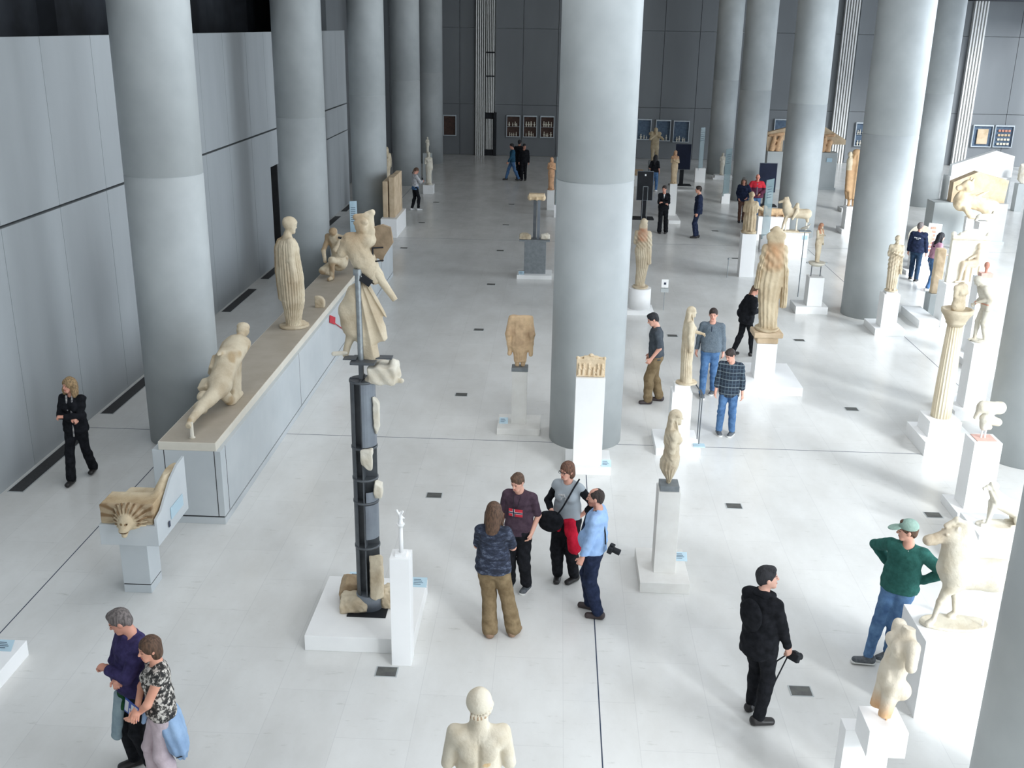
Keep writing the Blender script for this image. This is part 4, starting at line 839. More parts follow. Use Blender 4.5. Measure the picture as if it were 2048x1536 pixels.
# -------- lion head water spout
e = tag(empty('spout_stand',(-5.22,12.0,0)),'grey T-shaped stand bearing the lion head gutter block','stand')
B().box(-.26,.10,-.22,.16,.13,.83,.004).done('shaft', BENCHM, e); B().box(-.255,.095,-.215,.155,.115,.13).done('shadow_gap', DARK, e); B().box(-.26,.10,-.22,.16,0,.115,.004).done('kick_base', BENCHM, e)
b = B(); b.box(-.37,.37,-.48,.62,.83,1.11,.003); b.done('table_block', BENCHM, e)
b = B(); b.prism([(-.48,1.11),(-.48,1.20),(-.3,1.24),(.1,1.50),(.35,1.58),(.62,1.60),(.62,1.11)],.34,.37,'x'); b.done('side_panel', BENCHM, e)
o = [bxs((-.02,-.25,.13),(.33,.2,.13),None,.01,.01), loft([(0,.2,.1,.13,.5),(.14,.22,.12,.115,.48),(.3,.25,.25,.085,.33),(.42,.27,.35,.055,.2)],k=.04), bxs((-.14,.1,.03),(.22,.42,.03),None,.01,.02), ell((-.24,-.45,.10),(.085,.07,.085)), ell((-.24,-.52,.10),(.045,.03,.05),None,.01)]
hd = [ell((.03,-.46,.12),(.18,.12,.18),None,.03), ell((.03,-.58,.09),(.095,.09,.11),None,.03), cap((.03,-.60,.075),(.03,-.685,.03),.056,.046,.03,1.35,(1,0,0)), cap((.03,-.6,.02),(.03,-.67,-.035),.045,.035,.015), ell((.03,-.70,.005),(.04,.05,.012),None,.005,'-'), ell((.0,-.645,.10),(.016,.02,.014),None,.01,'-'), ell((.062,-.645,.10),(.016,.02,.014),None,.01,'-')]
for q_ in (0,1):
    for i in range(17):
        t = rad(-35+250*(i+.5*q_)/16); c, s_ = math.cos(t), math.sin(t); hd.append(cap((.03+(.105+.04*q_)*c,-.57+.05*q_,.09+(.105+.04*q_)*s_),(.03+(.165+.05*q_)*c,-.54+.07*q_,.10+(.16+.05*q_)*s_),.017,.011,.003))
o += [halfcut((0,-.45,0),(0,-1,0))]+hd
def c_lion(V):  # mane stripes, mouth and eye hollows: shading of the carving painted as colour
    x, z = V[:,0]-.03, V[:,2]-.09; r_ = np.hypot(x, z); th = np.arctan2(z, x); fr = sst((-.36-V[:,1])/.08)
    block = sst((-.05-V[:,1])/.2)*(1-fr)*.6
    mane = fr*sst((r_-.105)/.03)*sst((z+.09)/.05)*(.45+.55*sst(np.sin(th*17)*.8+.3)); c = np.ones((len(V),3))*A(1.05,1.02,.96)
    for w, k in ((block, A(.72,.58,.40)), (mane, A(.40,.29,.19))): c = c*(1-w[:,None])+w[:,None]*k
    mo = (V[:,1] < -.64)&(abs(V[:,2]-.008) < .014); c[mo] = (.35,.24,.16)
    for sx in (-.001,.061): c[(V[:,1] < -.60)&(((V[:,0]-sx)/.02)**2+((V[:,2]-.105)/.014)**2 < 1)] = (.45,.33,.22)
    return c
sculpt(o,.006,'gutter_block',MARBLE,None,(0,0,0),c_lion,rough(.003,26))
g_ = bpy.data.objects['gutter_block']; g_.name = 'lion_gutter'; g_.location = (-5.22,12.0,1.11); tag(g_,'marble gutter corner with a snarling lion head waterspout and broken edge','relief')
e2 = empty('text_label',(.375,0,0)); e2.parent = [o for o in bpy.data.objects if o.name == 'spout_stand'][0]
B().box(0,.008,-.02,.42,.98,1.14,0,None).done('acrylic_plate', ACRYL, e2); b = B(); b.box(.0082,.009,-.14,-.08,.92,1.0); b.done('pictogram', INK, e2)

# -------- middle and far distance
def small_figure(label, loc, heading, S, m=MARBLE, vox=.018, kind='pull', red=None, **kw):
    b, o = maiden('stump', kind, nf=14, amp=.006, **kw)
    return statue(label, loc, heading, o, vox, m, (redhair(b) if red else None) if not callable(red) else red, rough(.006,24), S)
c_brn = lambda V: np.where((V[:,2]>1.3)[:,None], A(.85,.58,.46), A(1,.9,.8))
small_figure('far brown haired maiden statue standing behind the guards',(4.58,41.25,1.37),180,.72,kind='chest',red=c_brn)
small_figure('small reddish maiden statue just left of the middle column',(-.2,42.65,.81),185,.74,m=LIMEST,kind='chest',red=lambda V: np.ones((len(V),3))*A(1.5,1.2,1.1))
b = Body(hr=(.08,.16,1.42), hl=(-.08,.16,1.42), er=(1,.3,-.6), el=(-1,.3,-.6)); o = b.torso(.012)+b.head()+b.arm(1,.01,2.)+b.arm(-1,.01,2.)+b.leg(1,.01)+b.leg(-1,.01)
o += [ell(b.hd(0,-.01,.03),(.09,.1,.1)), cap((-.2,-.08,1.50),(.2,-.08,1.50),.085,.08,.04), cap((.24,-.04,1.5),(.2,.1,1.58),.05,.045,.03), cap((-.2,-.05,1.48),(-.12,.14,1.36),.035,.03,.02), cap((.2,-.05,1.48),(.12,.14,1.36),.035,.03,.02), cutbelow(.35)]
statue('calf bearer statue with the animal over his shoulders near the far wall',(4.75,52.0,.95),170,o,.02,MARBLE,lambda V: np.ones((len(V),3))*A(.85,.82,.75),rough(.006,20),1.12,cut=.35)
pedestal('dark grey pedestal of the calf bearer near the far wall',4.5,5.0,51.8,52.2,.95,None,SLATE)
rock('marble_fragment',(3.8,50.0,.62),(.30,.16,.14),'flat orange brown stone block lying left of the woman at the kiosk',m=LIMEST,ph=11,flat=-.12,vox=.02)
b, o = maiden('stump','stump', fem=False, slab=False, hy=20, nf=12, amp=.01, base=False, skirt=[(.5,0,0,.2,.16),(.9,0,0,.2,.16),(1.1,0,0,.17,.13),(1.3,0,0,.16,.12)]); o += [cap((.2,.02,1.3),(.34,.12,1.2),.06,.05,.04), loft([(.42,0,0,.24,.2),(.5,0,0,.24,.2)],k=.01)]
statue('weathered half figure with bowed shoulders seen from behind on white pedestal',(5.83,31.4,1.31),15,o,.014,MARBLE,lambda V: np.ones((len(V),3))*A(.82,.76,.68),rough(.012,20),.92,cut=.42)
# horse and rider
o = [cap((-.28,0,.62),(.25,0,.60),.155,.16,.05), ell((.33,0,.60),(.15,.13,.16),None,.04), ell((-.3,0,.64),(.14,.13,.18),None,.04), cap((-.34,0,.72),(-.42,0,1.0),.12,.08,.05,1.3,(1,0,0)), cap((-.42,0,1.02),(-.62,0,.96),.065,.04,.02), cap((-.36,0,1.12),(-.24,0,.85),.03,.035,.02), cap((-.45,0,1.10),(-.36,0,1.12),.03,.03,.02),
     cap((-.36,-.06,.5),(-.44,-.07,.2),.06,.035,.03), cap((-.32,.06,.5),(-.33,.07,.32),.06,.05,.03), cap((.33,0,.5),(.36,0,.36),.07,.05,.03), cap((-.05,-.13,.72),(-.18,-.18,.45),.065,.04,.03), cap((-.05,.13,.72),(-.18,.18,.45),.065,.04,.03), cap((-.04,0,.78),(-.02,0,.90),.10,.06,.03), cap((-.44,-.07,.2),(-.46,-.07,.04),.033,.04,.02)]
e = tag(empty('horse_statue',(7.95,34.6,.80)),'marble horse with rider legs facing left on thin white supports','statue')
sculpt(o,.014,'marble_body',MARBLE,e,disp=rough(.004,20)); B().box(-.5,.48,-.16,.16,0,.04).done('plinth', MARBLE, e)
for x in (-.33,.02,.34): B().box(x-.022,x+.022,-.025,.025,.04,.5).done('prop', MARBLE_P, e)
q_ = [o for o in bpy.data.objects if o.get('label','') == 'white pedestal of the marble horse and rider'][0]; B().box(8.12-7.9,8.3-7.9,-.31,-.304,.6,.74).done('text_label', ACRYL, q_)
# lions relief behind the glass
o = [cap((-.25,0,.16),(.3,0,.16),.13,.12,.05), ell((-.32,0,.24),(.13,.11,.14)), ell((.42,0,.17),(.12,.1,.13)), bxs((0,.08,.1),(.5,.05,.1))]+[cap((x,-.03,.15),(x-.03,-.05,.02),.04,.035,.03) for x in (-.3,-.1,.15,.4)]+[cutbelow(0)]
statue('brownish lion relief group on a white pedestal behind the tall glass panel',(7.72,37.3,.84),0,o,.014,LIMEST,lambda V: np.ones((len(V),3))*A(1.5,1.4,1.3),rough(.01,26),1.0,name='lion_relief',cat='relief')
# two figure statue
b, o = maiden('stump','stump', head=False, nf=10, amp=.012, slab=False, base=False, skirt=[(.32,0,0,.15,.12),(.5,0,0,.19,.14),(.9,0,0,.2,.15),(1.3,0,0,.18,.13),(1.5,0,0,.12,.1)]); o += [ell((0,0,1.56),(.12,.1,.09),None,.06), cap((.06,0,.14),(.06,0,.45),.035,.06,.03), cap((-.06,0,.14),(-.06,0,.45),.035,.06,.03), cap((.14,.1,.6),(.17,.1,1.35),.07,.08,.05), ell((.18,.1,1.52),(.06,.07,.08)), cutbelow(.13)]
statue('tall brown paired statue, a pale small head beside a broad headless body',(10.92,39.15,.98),190,o,.016,MARBLE,lambda V: np.where(((V[:,0]>.1)&(V[:,2]>1.1))[:,None],A(1.05,1.05,1.05),A(.92,.68,.50)),rough(.008,18),1.36,cut=.13)
# brown upright block
tag(sculpt([bxs((0,0,.6),(.12,.10,.60),None,.02,.01), cutbelow(0)],.012,'stele_block',POROS,None,(10.12,27.4,.57),disp=rough(.008,16),floor=0),'tall brown limestone block standing left of the seated relief','stele')
# carved seated relief (tall slab with arched crest)
e = tag(empty('relief_slab',(10.42,26.3,1.12)),'tall bright relief slab with arched crest and a seated figure','relief')
pr = [bxs((0,.05,.60),(.47,.07,.60)), cap((-.25,.05,1.20),(.25,.05,1.20),.07,None,.02), ell((.02,.05,1.20),(.27,.06,.17),None,.02), ell((-.43,.05,1.22),(.07,.06,.07)), ell((.43,.05,1.22),(.07,.06,.07)), bxs((0,-.03,1.12),(.48,.03,.02)),
      cap((.22,-.05,.55),(.22,-.05,.80),.09,.08,.03), ell((.22,-.06,.95),(.065,.06,.085)), cap((.22,-.06,.55),(-.12,-.06,.5),.09,.06,.03), cap((-.12,-.06,.5),(-.16,-.06,.08),.06,.035,.03), cap((.2,-.04,.48),(-.02,-.06,.45),.07,.05,.03), cap((-.02,-.06,.45),(-.03,-.06,.08),.05,.03,.03), cap((.2,-.06,.75),(-.02,-.08,.62),.04,.025,.02), cap((.3,-.04,.05),(.3,-.04,.5),.018), cap((.12,-.04,.05),(.12,-.04,.45),.018), cap((-.03,-.06,.05),(-.25,-.06,.03),.03), cutbelow(0)]
sculpt(pr,.012,'carved_slab',MARBLE_P,e,colf=lambda V: np.where((V[:,1]<-.03)[:,None],A(1.02,.93,.84),A(1.1,1.1,1.1)),disp=rough(.004,24))
# big lion / lioness on posts
e = tag(empty('lion_statue',(14.35,36.3,0)),'large cream limestone lioness raised on two white posts before the gable','statue')
o = [cap((-.45,0,1.75),(.35,0,1.55),.24,.25,.1), ell((-.52,0,1.68),(.26,.24,.34),None,.08), ell((-.38,0,2.18),(.22,.2,.24),None,.05), cap((-.45,0,2.2),(-.68,0,2.12),.13,.09,.05), cap((-.5,-.05,2.0),(-.6,-.05,1.95),.08,.06,.04), cap((-.28,.1,2.38),(-.26,.12,2.46),.05,.03,.02), cap((-.28,-.1,2.38),(-.26,-.12,2.46),.05,.03,.02),
     ell((.5,0,1.45),(.3,.24,.30),None,.08), cap((.62,0,1.25),(.45,-.1,1.12),.12,.08,.05), cap((-.4,-.15,1.5),(-.2,-.2,1.22),.13,.1,.06), cap((-.2,-.2,1.22),(.1,-.22,1.15),.09,.08,.04), cap((-.05,-.1,1.85),(.15,-.12,1.98),.06,.05,.03), cap((.15,-.12,1.98),(.3,-.1,2.05),.03,.02,.02), cap((.5,0,1.7),(.72,0,1.6),.05,.04,.03)]
sculpt(o,.02,'stone_body',POROS,e,colf=lambda V: np.ones((len(V),3))*A(1.2,1.25,1.25),disp=rough(.018,11)); B().box(-.32,-.12,-.2,0,0,1.18).done('post', WHITE, e); B().box(.36,.56,-.1,.1,0,1.15).done('post', WHITE, e)
tag(B().box(13.35,15.9,37.4,38.2,0,1.45,.005).box(13.3,15.95,37.36,38.2,0,.12).done('display_wall', GREYP),'grey display wall carrying the small yellowish gable behind the lioness','display wall')
b = B(); b.prism([(13.95,1.452),(13.95,2.15),(14.75,2.52),(15.85,2.24),(15.8,1.452)],37.55,37.95,'y'); tag(b.done('gable_block', POROS),'yellowish stone gable block on the grey wall right behind the lioness','gable')
tag(B().box(16.75,19.3,45.6,46.4,0,1.32,.005).done('display_wall', PLASTER),'long white display wall under the large pale gable at right','display wall')
b = B(); b.prism([(16.85,1.322),(16.85,1.78),(18.6,2.42),(19.4,2.2),(19.4,1.322)],45.8,46.1,'y'); tag(b.done('gable_block', PLASTER),'large pale plain gable on the long white wall at right','gable')
rock('marble_fragment',(19.55,45.2,1.55),(.12,.12,.42),'small carved corner ornament at the right end of the pale gable',ph=14,m=MARBLE_P,vox=.025,flat=-.4,amp=.04)
pedestal('narrow grey pedestal under the corner ornament at right',19.4,19.7,45.0,45.4,1.15,None,GREYP)
o = [cap((-.15,0,.12),(.16,0,.14),.09,.1,.04), ell((.26,0,.25),(.07,.06,.08)), cap((-.2,0,.12),(-.24,0,.0),.05), cap((.1,0,.1),(.12,0,0),.05,.04,.03), cutbelow(0)]
statue('small reclining animal carving on a tall white pedestal right of the lioness',(12.8,31.6,1.8),0,o,.014,MARBLE_P,None,rough(.006,28),1.0)
e = tag(empty('statue',(9.75,23.5,1.9)),'tiny terracotta head on a red block at the right','statue')
B().box(-.13,.13,-.1,.1,0,.10).done('red_block', PINKT, e); sculpt([cap((0,0,.1),(0,0,.2),.03,.03), ell((0,0,.27),(.06,.065,.08))],.01,'carved_head',TERRA,e)
# shield disc and cases near it
e = tag(empty('shield_relief',(11.3,32.5,.75)),'pale round disc relief with battered figures behind the man in navy','relief')
B().lathe([(0,.36),(.04,.36)],n=48).done('disc', MARBLE_P, e); d_ = e.children[0]; d_.rotation_euler = (rad(90),0,rad(-15)); d_.location = (.05,.1,.36)
sculpt([ell((-.12,-.05,.28),(.12,.1,.16)), ell((-.05,-.08,.45),(.08,.08,.09)), cap((-.2,0,.02),(-.15,0,.3),.08,.06,.05), cutbelow(0)],.016,'carved_figures',MARBLE,e,disp=rough(.015,20))
e = tag(empty('fragment_board',(12.05,33.6,0)),'slanted white panel with rows of small red fragments','display board')
B().box(-.2,.22,0,.05,.0,1.35,0,Matrix.Rotation(rad(6),3,'Y')).done('panel', WHITE, e); 
for i in range(7):
    b = B(); 
    b.box(-.06,.10,-.02,.0,.45+i*.12,.53+i*.12); b.done('fragment_row', TERRA, e)
# pediment with hero
tag(B().box(9.85,13.1,50.1,50.9,0,1.72,.005).box(9.8,13.15,50.05,50.95,0,.1).done('display_wall', GREYP),'grey display wall below the brown gable with figures','display wall')
e = tag(empty('gable_relief',(11.6,50.3,1.72)),'brown limestone gable with carved figures between two columns','gable')
b = B(); b.prism([(-1.8,.45),(-1.8,.85),(.35,1.42),(1.85,.58),(1.85,.36),(1.2,.36),(1.2,0),(.6,0),(.6,.5),(-1.05,.5),(-1.05,0),(-1.75,0)],0,.3,'y'); b.done('gable_slab', POROS, e)
for xs_, hs_ in (((-1.55,-1.3),(-1.5,-1.2)),((.8,1.05),(.85,))):
    sculpt([cap((x,-.08,.08),(x+.06,-.1,.5),.12,.1,.05) for x in xs_]+[ell((x,-.12,.62),(.09,.09,.1),None,.04) for x in hs_]+[cap((hs_[0]-.2,-.05,.7),(hs_[0]+.4,-.05,.8),.07,None,.04)],.03,'carved_figures',LIMEST,e,colf=lambda V: np.ones((len(V),3))*A(1.5,1.3,1.2),disp=rough(.03,12),floor=.01)
B().box(12.6,12.85,50.04,50.05,1.3,1.48).done('text_label', ACRYL, bpy.data.objects['display_wall.002'])
# stele slabs far left
for x, w_, h_, lb in ((-5.93,.18,1.25,'left'),(-5.70,.2,1.4,'right')):
    b = B(); tag(b.box(x-w_/2,x+w_/2,36.2,38.0,.66,.66+h_,.02).done('stele_block', POROS),'brown stele slab on the white back-left pedestal, '+lb+' of the pair','stele')
e = tag(empty('info_board',(-6.05,31.0,0)),'tilted pale blue glass information panel behind the winged figure','sign')
B().box(-.11,.11,0,.012,.9,2.05,0,Matrix.Rotation(rad(20),3,'Z')).done('glass_plate', ACRYL, e); B().tube((0,0,0),(0,0,.9),.012).done('post', PIPE, e)
b = B(); [b.box(-.08,.06,-.004,-.002,1.85-i*.06,1.865-i*.06,0,Matrix.Rotation(rad(20),3,'Z'),(0,0,1)) for i in range(8)]; b.done('printed_lines', INK, e)
# figurines at the far left columns
for x, y, z, S_, l_ in ((-5.62,46.25,.39,.8,'slender white draped figurine on a low block at the far left columns'),(-6.15,50.2,1.3,.42,'pale small figure on a grey plinth between the far left columns')):
    small_figure(l_,(x,y,z),160,S_,m=MARBLE_P,vox=.03)
pedestal('plain grey plinth between the far left columns',-6.35,-5.95,50,50.4,1.3,None,CONC)
b = B(); pass
small_figure('pale rounded head figure peeping past the third left column',(-6.70,41.5,1.1),180,.8,m=MARBLE,vox=.025); pedestal('grey plinth just behind the third left column',-6.9,-6.5,41.3,41.7,1.1,None,GREYP)
# double pillar with capitals and reliefs
e = tag(empty('twin_pillar',(-.58,30.6,1.08)),'twin dark posts holding a carved capital above stone fragments','stand')
B().box(-.45,.45,-.2,.22,0,.05).done('shelf', SLATE, e); B().box(-.06,.03,-.06,.06,.05,1.20).done('post', STEEL, e); B().box(.06,.14,-.06,.06,.05,1.20).done('post', STEELG, e)
sculpt([bxs((.03,0,1.34),(.23,.13,.045),None,.01,.01), cap((-.15,0,1.28),(.2,0,1.28),.09,.09,.03), ell((-.16,-.02,1.25),(.07,.1,.07)), ell((.22,-.02,1.25),(.07,.1,.07)), ell((.03,-.1,1.24),(.05,.05,.05))],.012,'carved_capital',POROS,e,colf=lambda V: np.ones((len(V),3))*A(1.25,1.25,1.2),disp=rough(.005,30))
rock('marble_fragment',(-.86,30.55,1.21),(.17,.14,.09),'ribbed brown marble fragment on the left of the slate shelf',ph=20,m=MARBLE,flat=-.07); rock('marble_fragment',(-.27,30.55,1.21),(.13,.13,.09),'pale block fragment on the right of the slate shelf',ph=21,m=MARBLE_P,flat=-.07)
# tilted bird on a thin post
e = tag(empty('bird_statue',(6.9,28.9,0)),'tiny white bird perched on a small shelf on a thin post','statue'); B().tube((0,0,0),(0,0,1.85),.015).box(-.16,.16,-.1,.1,1.85,1.88).done('post', PIPE, e)
sculpt([cap((-.08,0,1.93),(.06,0,1.97),.03,.045), cap((.06,0,1.97),(.13,0,2.06),.02,.015), cap((-.08,0,1.93),(-.16,0,1.93),.015,.008), cap((0,0,1.88),(0,0,1.93),.012)],.01,'bird',MARBLE_P,e)

# -------- kiosks, glass panels, stand
def kiosk(label, x, y, w, z0, z1, post=None, dark=SCREEN):
    e = tag(empty('info_kiosk',(x,y,0)), label, 'screen'); B().box(-w/2-.2,w/2+.1,-.3,.3,0,.05).done('base_plate', BLACK, e)
    B().box(-.09,.09,-.05,.05,.05,z1-.1).done('post', BLACK, e); B().box(-w/2,w/2,-.11,-.05,z0,z1,.006).done('screen', dark, e)
    B().box(-w/2-.012,w/2+.012,-.105,-.045,z0-.012,z1+.012).done('screen_rim', STEELG, e); return e
kiosk('dark blue information screen on a post behind the far maiden',5.95,50.4,.72,.78,1.95)
k_ = kiosk('black information screen beside the middle column with a thin steel frame',3.45,41.0,.60,.75,1.85,dark=BLACK); B().box(-.03,.03,-.115,-.1105,1.68,1.75).done('sticker', WHITE, k_)
b = B(); b.tube((-.08,-.3,.05),(-.08,-.3,1.3),.012).tube((.1,-.3,.05),(.1,-.3,1.3),.012).tube((-.08,-.3,1.3),(.1,-.3,1.3),.012); b.done('frame', PIPE, k_)
tag(B().box(5.6,6.45,48.6,48.9,0,.06).done('floor_step', PLASTER),'low pale slab on the floor in front of the far kiosk','plinth')
tag(B().box(5.55,6.5,50.0,50.1,0,.02).done('floor_edge', PLASTER),'thin pale strip under the far dark kiosk','plinth')
kiosk('dark screen behind the couple in the red and black jackets',8.9,44.9,.72,.6,1.80)
def glass_panel(label, x, y, w, z0, z1, pw=.35):
    e = tag(empty('glass_panel',(x,y,0)), label, 'glass panel'); B().box(-pw/2,pw/2,-.15,.15,0,z0,.004).done('foot_block', WHITE, e)
    B().box(-w/2,w/2,-.012,.012,z0-.1,z1,.002,Matrix.Rotation(rad(52),3,'Z')).done('pane', GLASS, e)
    b = B(); [b.box(-w*.35,w*.25,-.0135,-.0128,z1-.25-i*.09,z1-.235-i*.09,0,Matrix.Rotation(rad(52),3,'Z'),(0,0,1)) for i in range(5)]; b.done('printed_lines', INK, e); return e
glass_panel('tall slanted glass text panel in front of the horse and rider',7.2,35.7,.55,.46,2.35); glass_panel('tall glass text panel on a white block right of the man in the dark suit',7.3,45.4,.5,.42,2.3); glass_panel('slim tall glass text panel farthest back near the wall',7.0,51.8,.4,.68,2.6,.5)
glass_panel('thin glass text panel just left of the big middle column, far aisle',.10,40.9,.34,.5,2.35,.3)
small_figure('small white statue by the farthest right-row column',(8.25,53.1,.2),170,.62,m=MARBLE_P,vox=.03)
e = tag(empty('rail_stand',(2.66,17.35,.13)),'thin steel rail stand with acrylic plate right of the painted maiden','stand')
b = B(); b.tube((0,-.12,.02),(0,-.12,.95),.010).tube((0,.12,.02),(0,.12,.95),.010).tube((0,-.12,.95),(-.1,.12,1.05),.012).tube((0,-.12,.95),(0,.12,.95),.010); b.done('steel_frame', STEEL, e); B().box(-.1,.1,-.25,-.1,0,.02).done('acrylic_plate', ACRYL, e)
e = tag(empty('sign_stand',(2.95,27.0,0)),'small white sign on a thin stand beside the round drum pedestal','sign'); B().box(-.09,.09,-.01,.01,.62,.84).done('sign_plate', WHITE, e); B().tube((0,0,0),(0,0,.62),.01).done('post', PIPE, e); B().box(-.1,.1,-.04,.04,.5,.6).done('box', GREYP, e); B().box(-.03,.03,-.012,-.0105,.7,.76).done('pictogram', INK, e)
tag(B().tube((5.25,31.1,0),(5.25,31.1,.55),.012).tube((5.25,31.1,.55),(5.25,31.1,.6),.03).done('barrier_post', PIPE),'thin metal barrier post left of the half figure pedestal','post')
label_plate(-.84,18.05,.12,'dark small label at the left of the torso pedestal',.16)
label_plate(-.95,30.3,.12,'small label at the left foot of the slate pillar',.16); label_plate(7.98,20.1,.2,'acrylic label on the plinth of the draped youth'); label_plate(2.85,12.2,.0,'acrylic label floor stand right of the maiden torso plinth') if False else None

# -------- display cases in the far wall
fig0 = None
def case(label, x0, x1, z0, z1, rows=2, lining=DARKCASE, n=4, figs=True):
    global fig0
    e = tag(empty('display_case',((x0+x1)/2,60.9,z0)), label, 'display case', None); w = (x1-x0)/2; h = z1-z0
    b = B(); b.box(-w,-w+.04,-.04,.1,0,h).box(w-.04,w,-.04,.1,0,h).box(-w,w,-.04,.1,-.04,.0).box(-w,w,-.04,.1,h,h+.07); b.done('frame', FRAME, e)
    B().box(-w+.04,w-.04,.06,.09,0,h).done('back_panel', lining, e)
    for r in range(1, rows): B().box(-w+.04,w-.04,-.03,.06,h*r/rows-.012,h*r/rows).done('shelf', FRAME, e)
    if figs:
        for r in range(rows):
            for i in range(n):
                if fig0 is None:
                    o = sculpt([cap((0,0,0),(0,0,.16),.045,.03), ell((0,0,.22),(.035,.035,.045)), cap((-.06,0,.12),(.06,0,.12),.02), cutbelow(0)],.012,'figurine',MARBLE_P); fig0 = o
                else: o = fig0.copy(); COL.objects.link(o)
                s = random.uniform(.7,1.3); o.scale = (s*random.uniform(.6,.95),.5,s); o.location = ((x0+x1)/2-w+.12+(2*w-.24)*(i+.5)/n+random.uniform(-.04,.04), 60.905, z0+h*r/rows+.002)
                tag(o, 'tiny pale figurine in the '+label.split(' with ')[0], 'figurine', 'figurines in the '+label.split(' with ')[0])
    return e
case('dark wall case left of the slatted light slit', -6.55,-5.8,1.1,2.15,1,DARKCASE,0,False)
case('first lit wall case right of the far doorway with figurines',-2.93,-2.14,1.1,2.2); case('middle lit wall case of the three by the doorway with figurines',-1.97,-1.18,1.1,2.2); case('lit wall case nearest the middle column with figurines',-1.0,-.2,1.1,2.2)
case('grey wall case just right of the middle column with figurines',4.5,5.3,1.1,2.15,1,BLUECASE,3); case('second grey wall case behind the calf bearer with figurines',5.55,6.4,1.05,2.12,1,BLUECASE,3); case('third grey wall case above the dark kiosk with figurines',6.55,7.45,1.0,2.1,1,BLUECASE,4)
case('wall case partly hidden behind the brown gable with figurines',12.2,13.2,1.3,2.3,1,BLUECASE,3); case('narrow wall case between two right columns with figurines',16.75,17.35,1.0,2.2,2,BLUECASE,3)
k_ = case('wall case with a framed ochre relief at upper right',23.25,24.35,1.1,2.2,1,BLUECASE,0,False); tag(B().box(23.5,24.1,60.86,60.9,1.22,2.05,.02).done('framed_relief', POROS),'ochre relief panel inside the wall case at upper right','relief')
k_ = case('wall case with rows of small colourful fragments at far upper right',24.45,25.5,1.1,2.2,1,BLUECASE,0,False)
for r in range(4):
    for i in range(4):
        o = B().box(-.07,.07,-.02,.02,-.06,.06,.01).done('fragment', (TERRA if r == 3 else (POROS if r > 1 else MARBLE_P))); o.location = (24.72+i*.18,60.91,1.25+r*.24); tag(o,'coloured relief fragment in the '+['bottom','second lowest','second highest','top'][r]+' row of the far upper right case','fragment','fragments in the far upper right case, '+['bottom','second lowest','second highest','top'][r]+' row')

# ================================================================== VISITORS
H_DK = hairm('dark_hair',(.045,.03,.025)); H_BR = hairm('brown_hair',(.13,.07,.04)); H_BL = hairm('blond_hair',(.42,.28,.14)); H_GR = hairm('greying_hair',(.20,.17,.16)); H_AU = hairm('auburn_hair',(.19,.09,.055)); H_BK = hairm('black_hair',(.02,.02,.025))
JEANS = cloth('blue_denim',(.10,.20,.37),(.05,.11,.23),9); JEAN2 = cloth('faded_denim',(.13,.24,.40),(.06,.12,.24),7)
BLK = cloth('black_cloth',(.016,.017,.021),(.007,.008,.010)); NAVYC = cloth('navy_cloth',(.025,.035,.075),(.012,.018,.04)); KHAKI = cloth('khaki_cotton',(.27,.20,.115),(.17,.12,.065),9)
SHOE_B = mat('black_leather',(.02,.018,.018),None,10,.45); SHOE_G = mat('grey_sneaker',(.06,.07,.08),(.12,.13,.14),30,.7); SOLE = mat('white_rubber',(.75,.75,.72),None,5,.6); SHOE_W = mat('white_sneaker',(.7,.7,.7),None,5,.6); SHOE_N = mat('brown_shoe',(.05,.035,.035),None,10,.5)
CROSS = dict(curl=1.1, hr=(-.06,.185,1.12), hl=(.055,.225,1.17), er=(1,-.05,-.7), el=(-1,-.05,-.7))
def loop(name, pts, r, m, parent, flat=None):
    """strap or band: a tube swept through the points"""
    b = B()
    for p, q in zip(pts, pts[1:]): b.tube(p, q, r, n=8)
    return b.done(name, m, parent)
def camera_thing(label, loc, rz, strap=None, tilt=0, S=1.):
    e = tag(empty('photo_camera', loc, rad(rz)), label, 'camera'); e.rotation_euler[0] = rad(tilt); e.scale = (S,S,S)
    B().box(-.07,.07,-.03,.03,-.045,.045,.01).box(-.025,.03,-.028,.028,.04,.065,.006).done('camera_body', BLACK, e)
    B().tube((0,.03,0),(0,.12,0),.036,.039,24).done('lens', BLACK, e); B().tube((0,.118,0),(0,.122,0),.033,n=24).done('lens_glass', SCREEN, e)
    if strap: loop('strap', strap, .008, BLACK, e)
    return e

# man in black holding a camera, lower right
b = Body(head=(-38,-5,0), R=(.10,-.02,-35), L=(-.10,.12,5), hr=(.23,.16,.87), hl=(-.2,.26,1.0), er=(.6,-1,-.2), el=(-.6,-1,-.3), lean=-2, curl=.8, fat=1.04)
def ex(e, b):
    sculpt([ell(b.t(-.02,-.15,1.27),(.13,.045,.18),b.T,.05)], .012, 'backpack', BLK, e, disp=wrinkle(.004,20))
    sculpt([cap(b.t(-.07,.03,1.455), b.t(.07,.03,1.455), .045, None, .02, 1.4, A(0,1,0)), cap(b.t(-.05,-.04,1.48), b.t(.05,-.04,1.48), .045,None,.03), ell(b.hd(0,0,-.07),(.062,.062,.06),None,.01,'-')], .009, 'collar', BLK, e)
p1 = person('man in a long black coat seen from behind, holding a camera by his side',(2.30,9.66,0),48,b,1.86,(1,1,1),('short',H_BK),(BLK,dict(sleeve=1.9,hem=.9,g=.020,loose=.0,coat=.82),'coat'),(BLK,dict(g=.014,fl=.008,upto=1.95,top=.95),'trousers'),(SHOE_B,),.008,ex,bodyvox=.006)
def held(pobj, b, sg, h, off, label, rz, tilt=0, strap=None, S=1.):
    M = Matrix.Rotation(pobj.rotation_euler[2],3,'Z'); w = Vector(b.wr[sg]+unit(b.wr[sg]-b.el[sg])*.09)+Vector(off); return camera_thing(label, Vector(pobj.location)+M@(w*(h/1.75)), rz, strap, tilt, S)
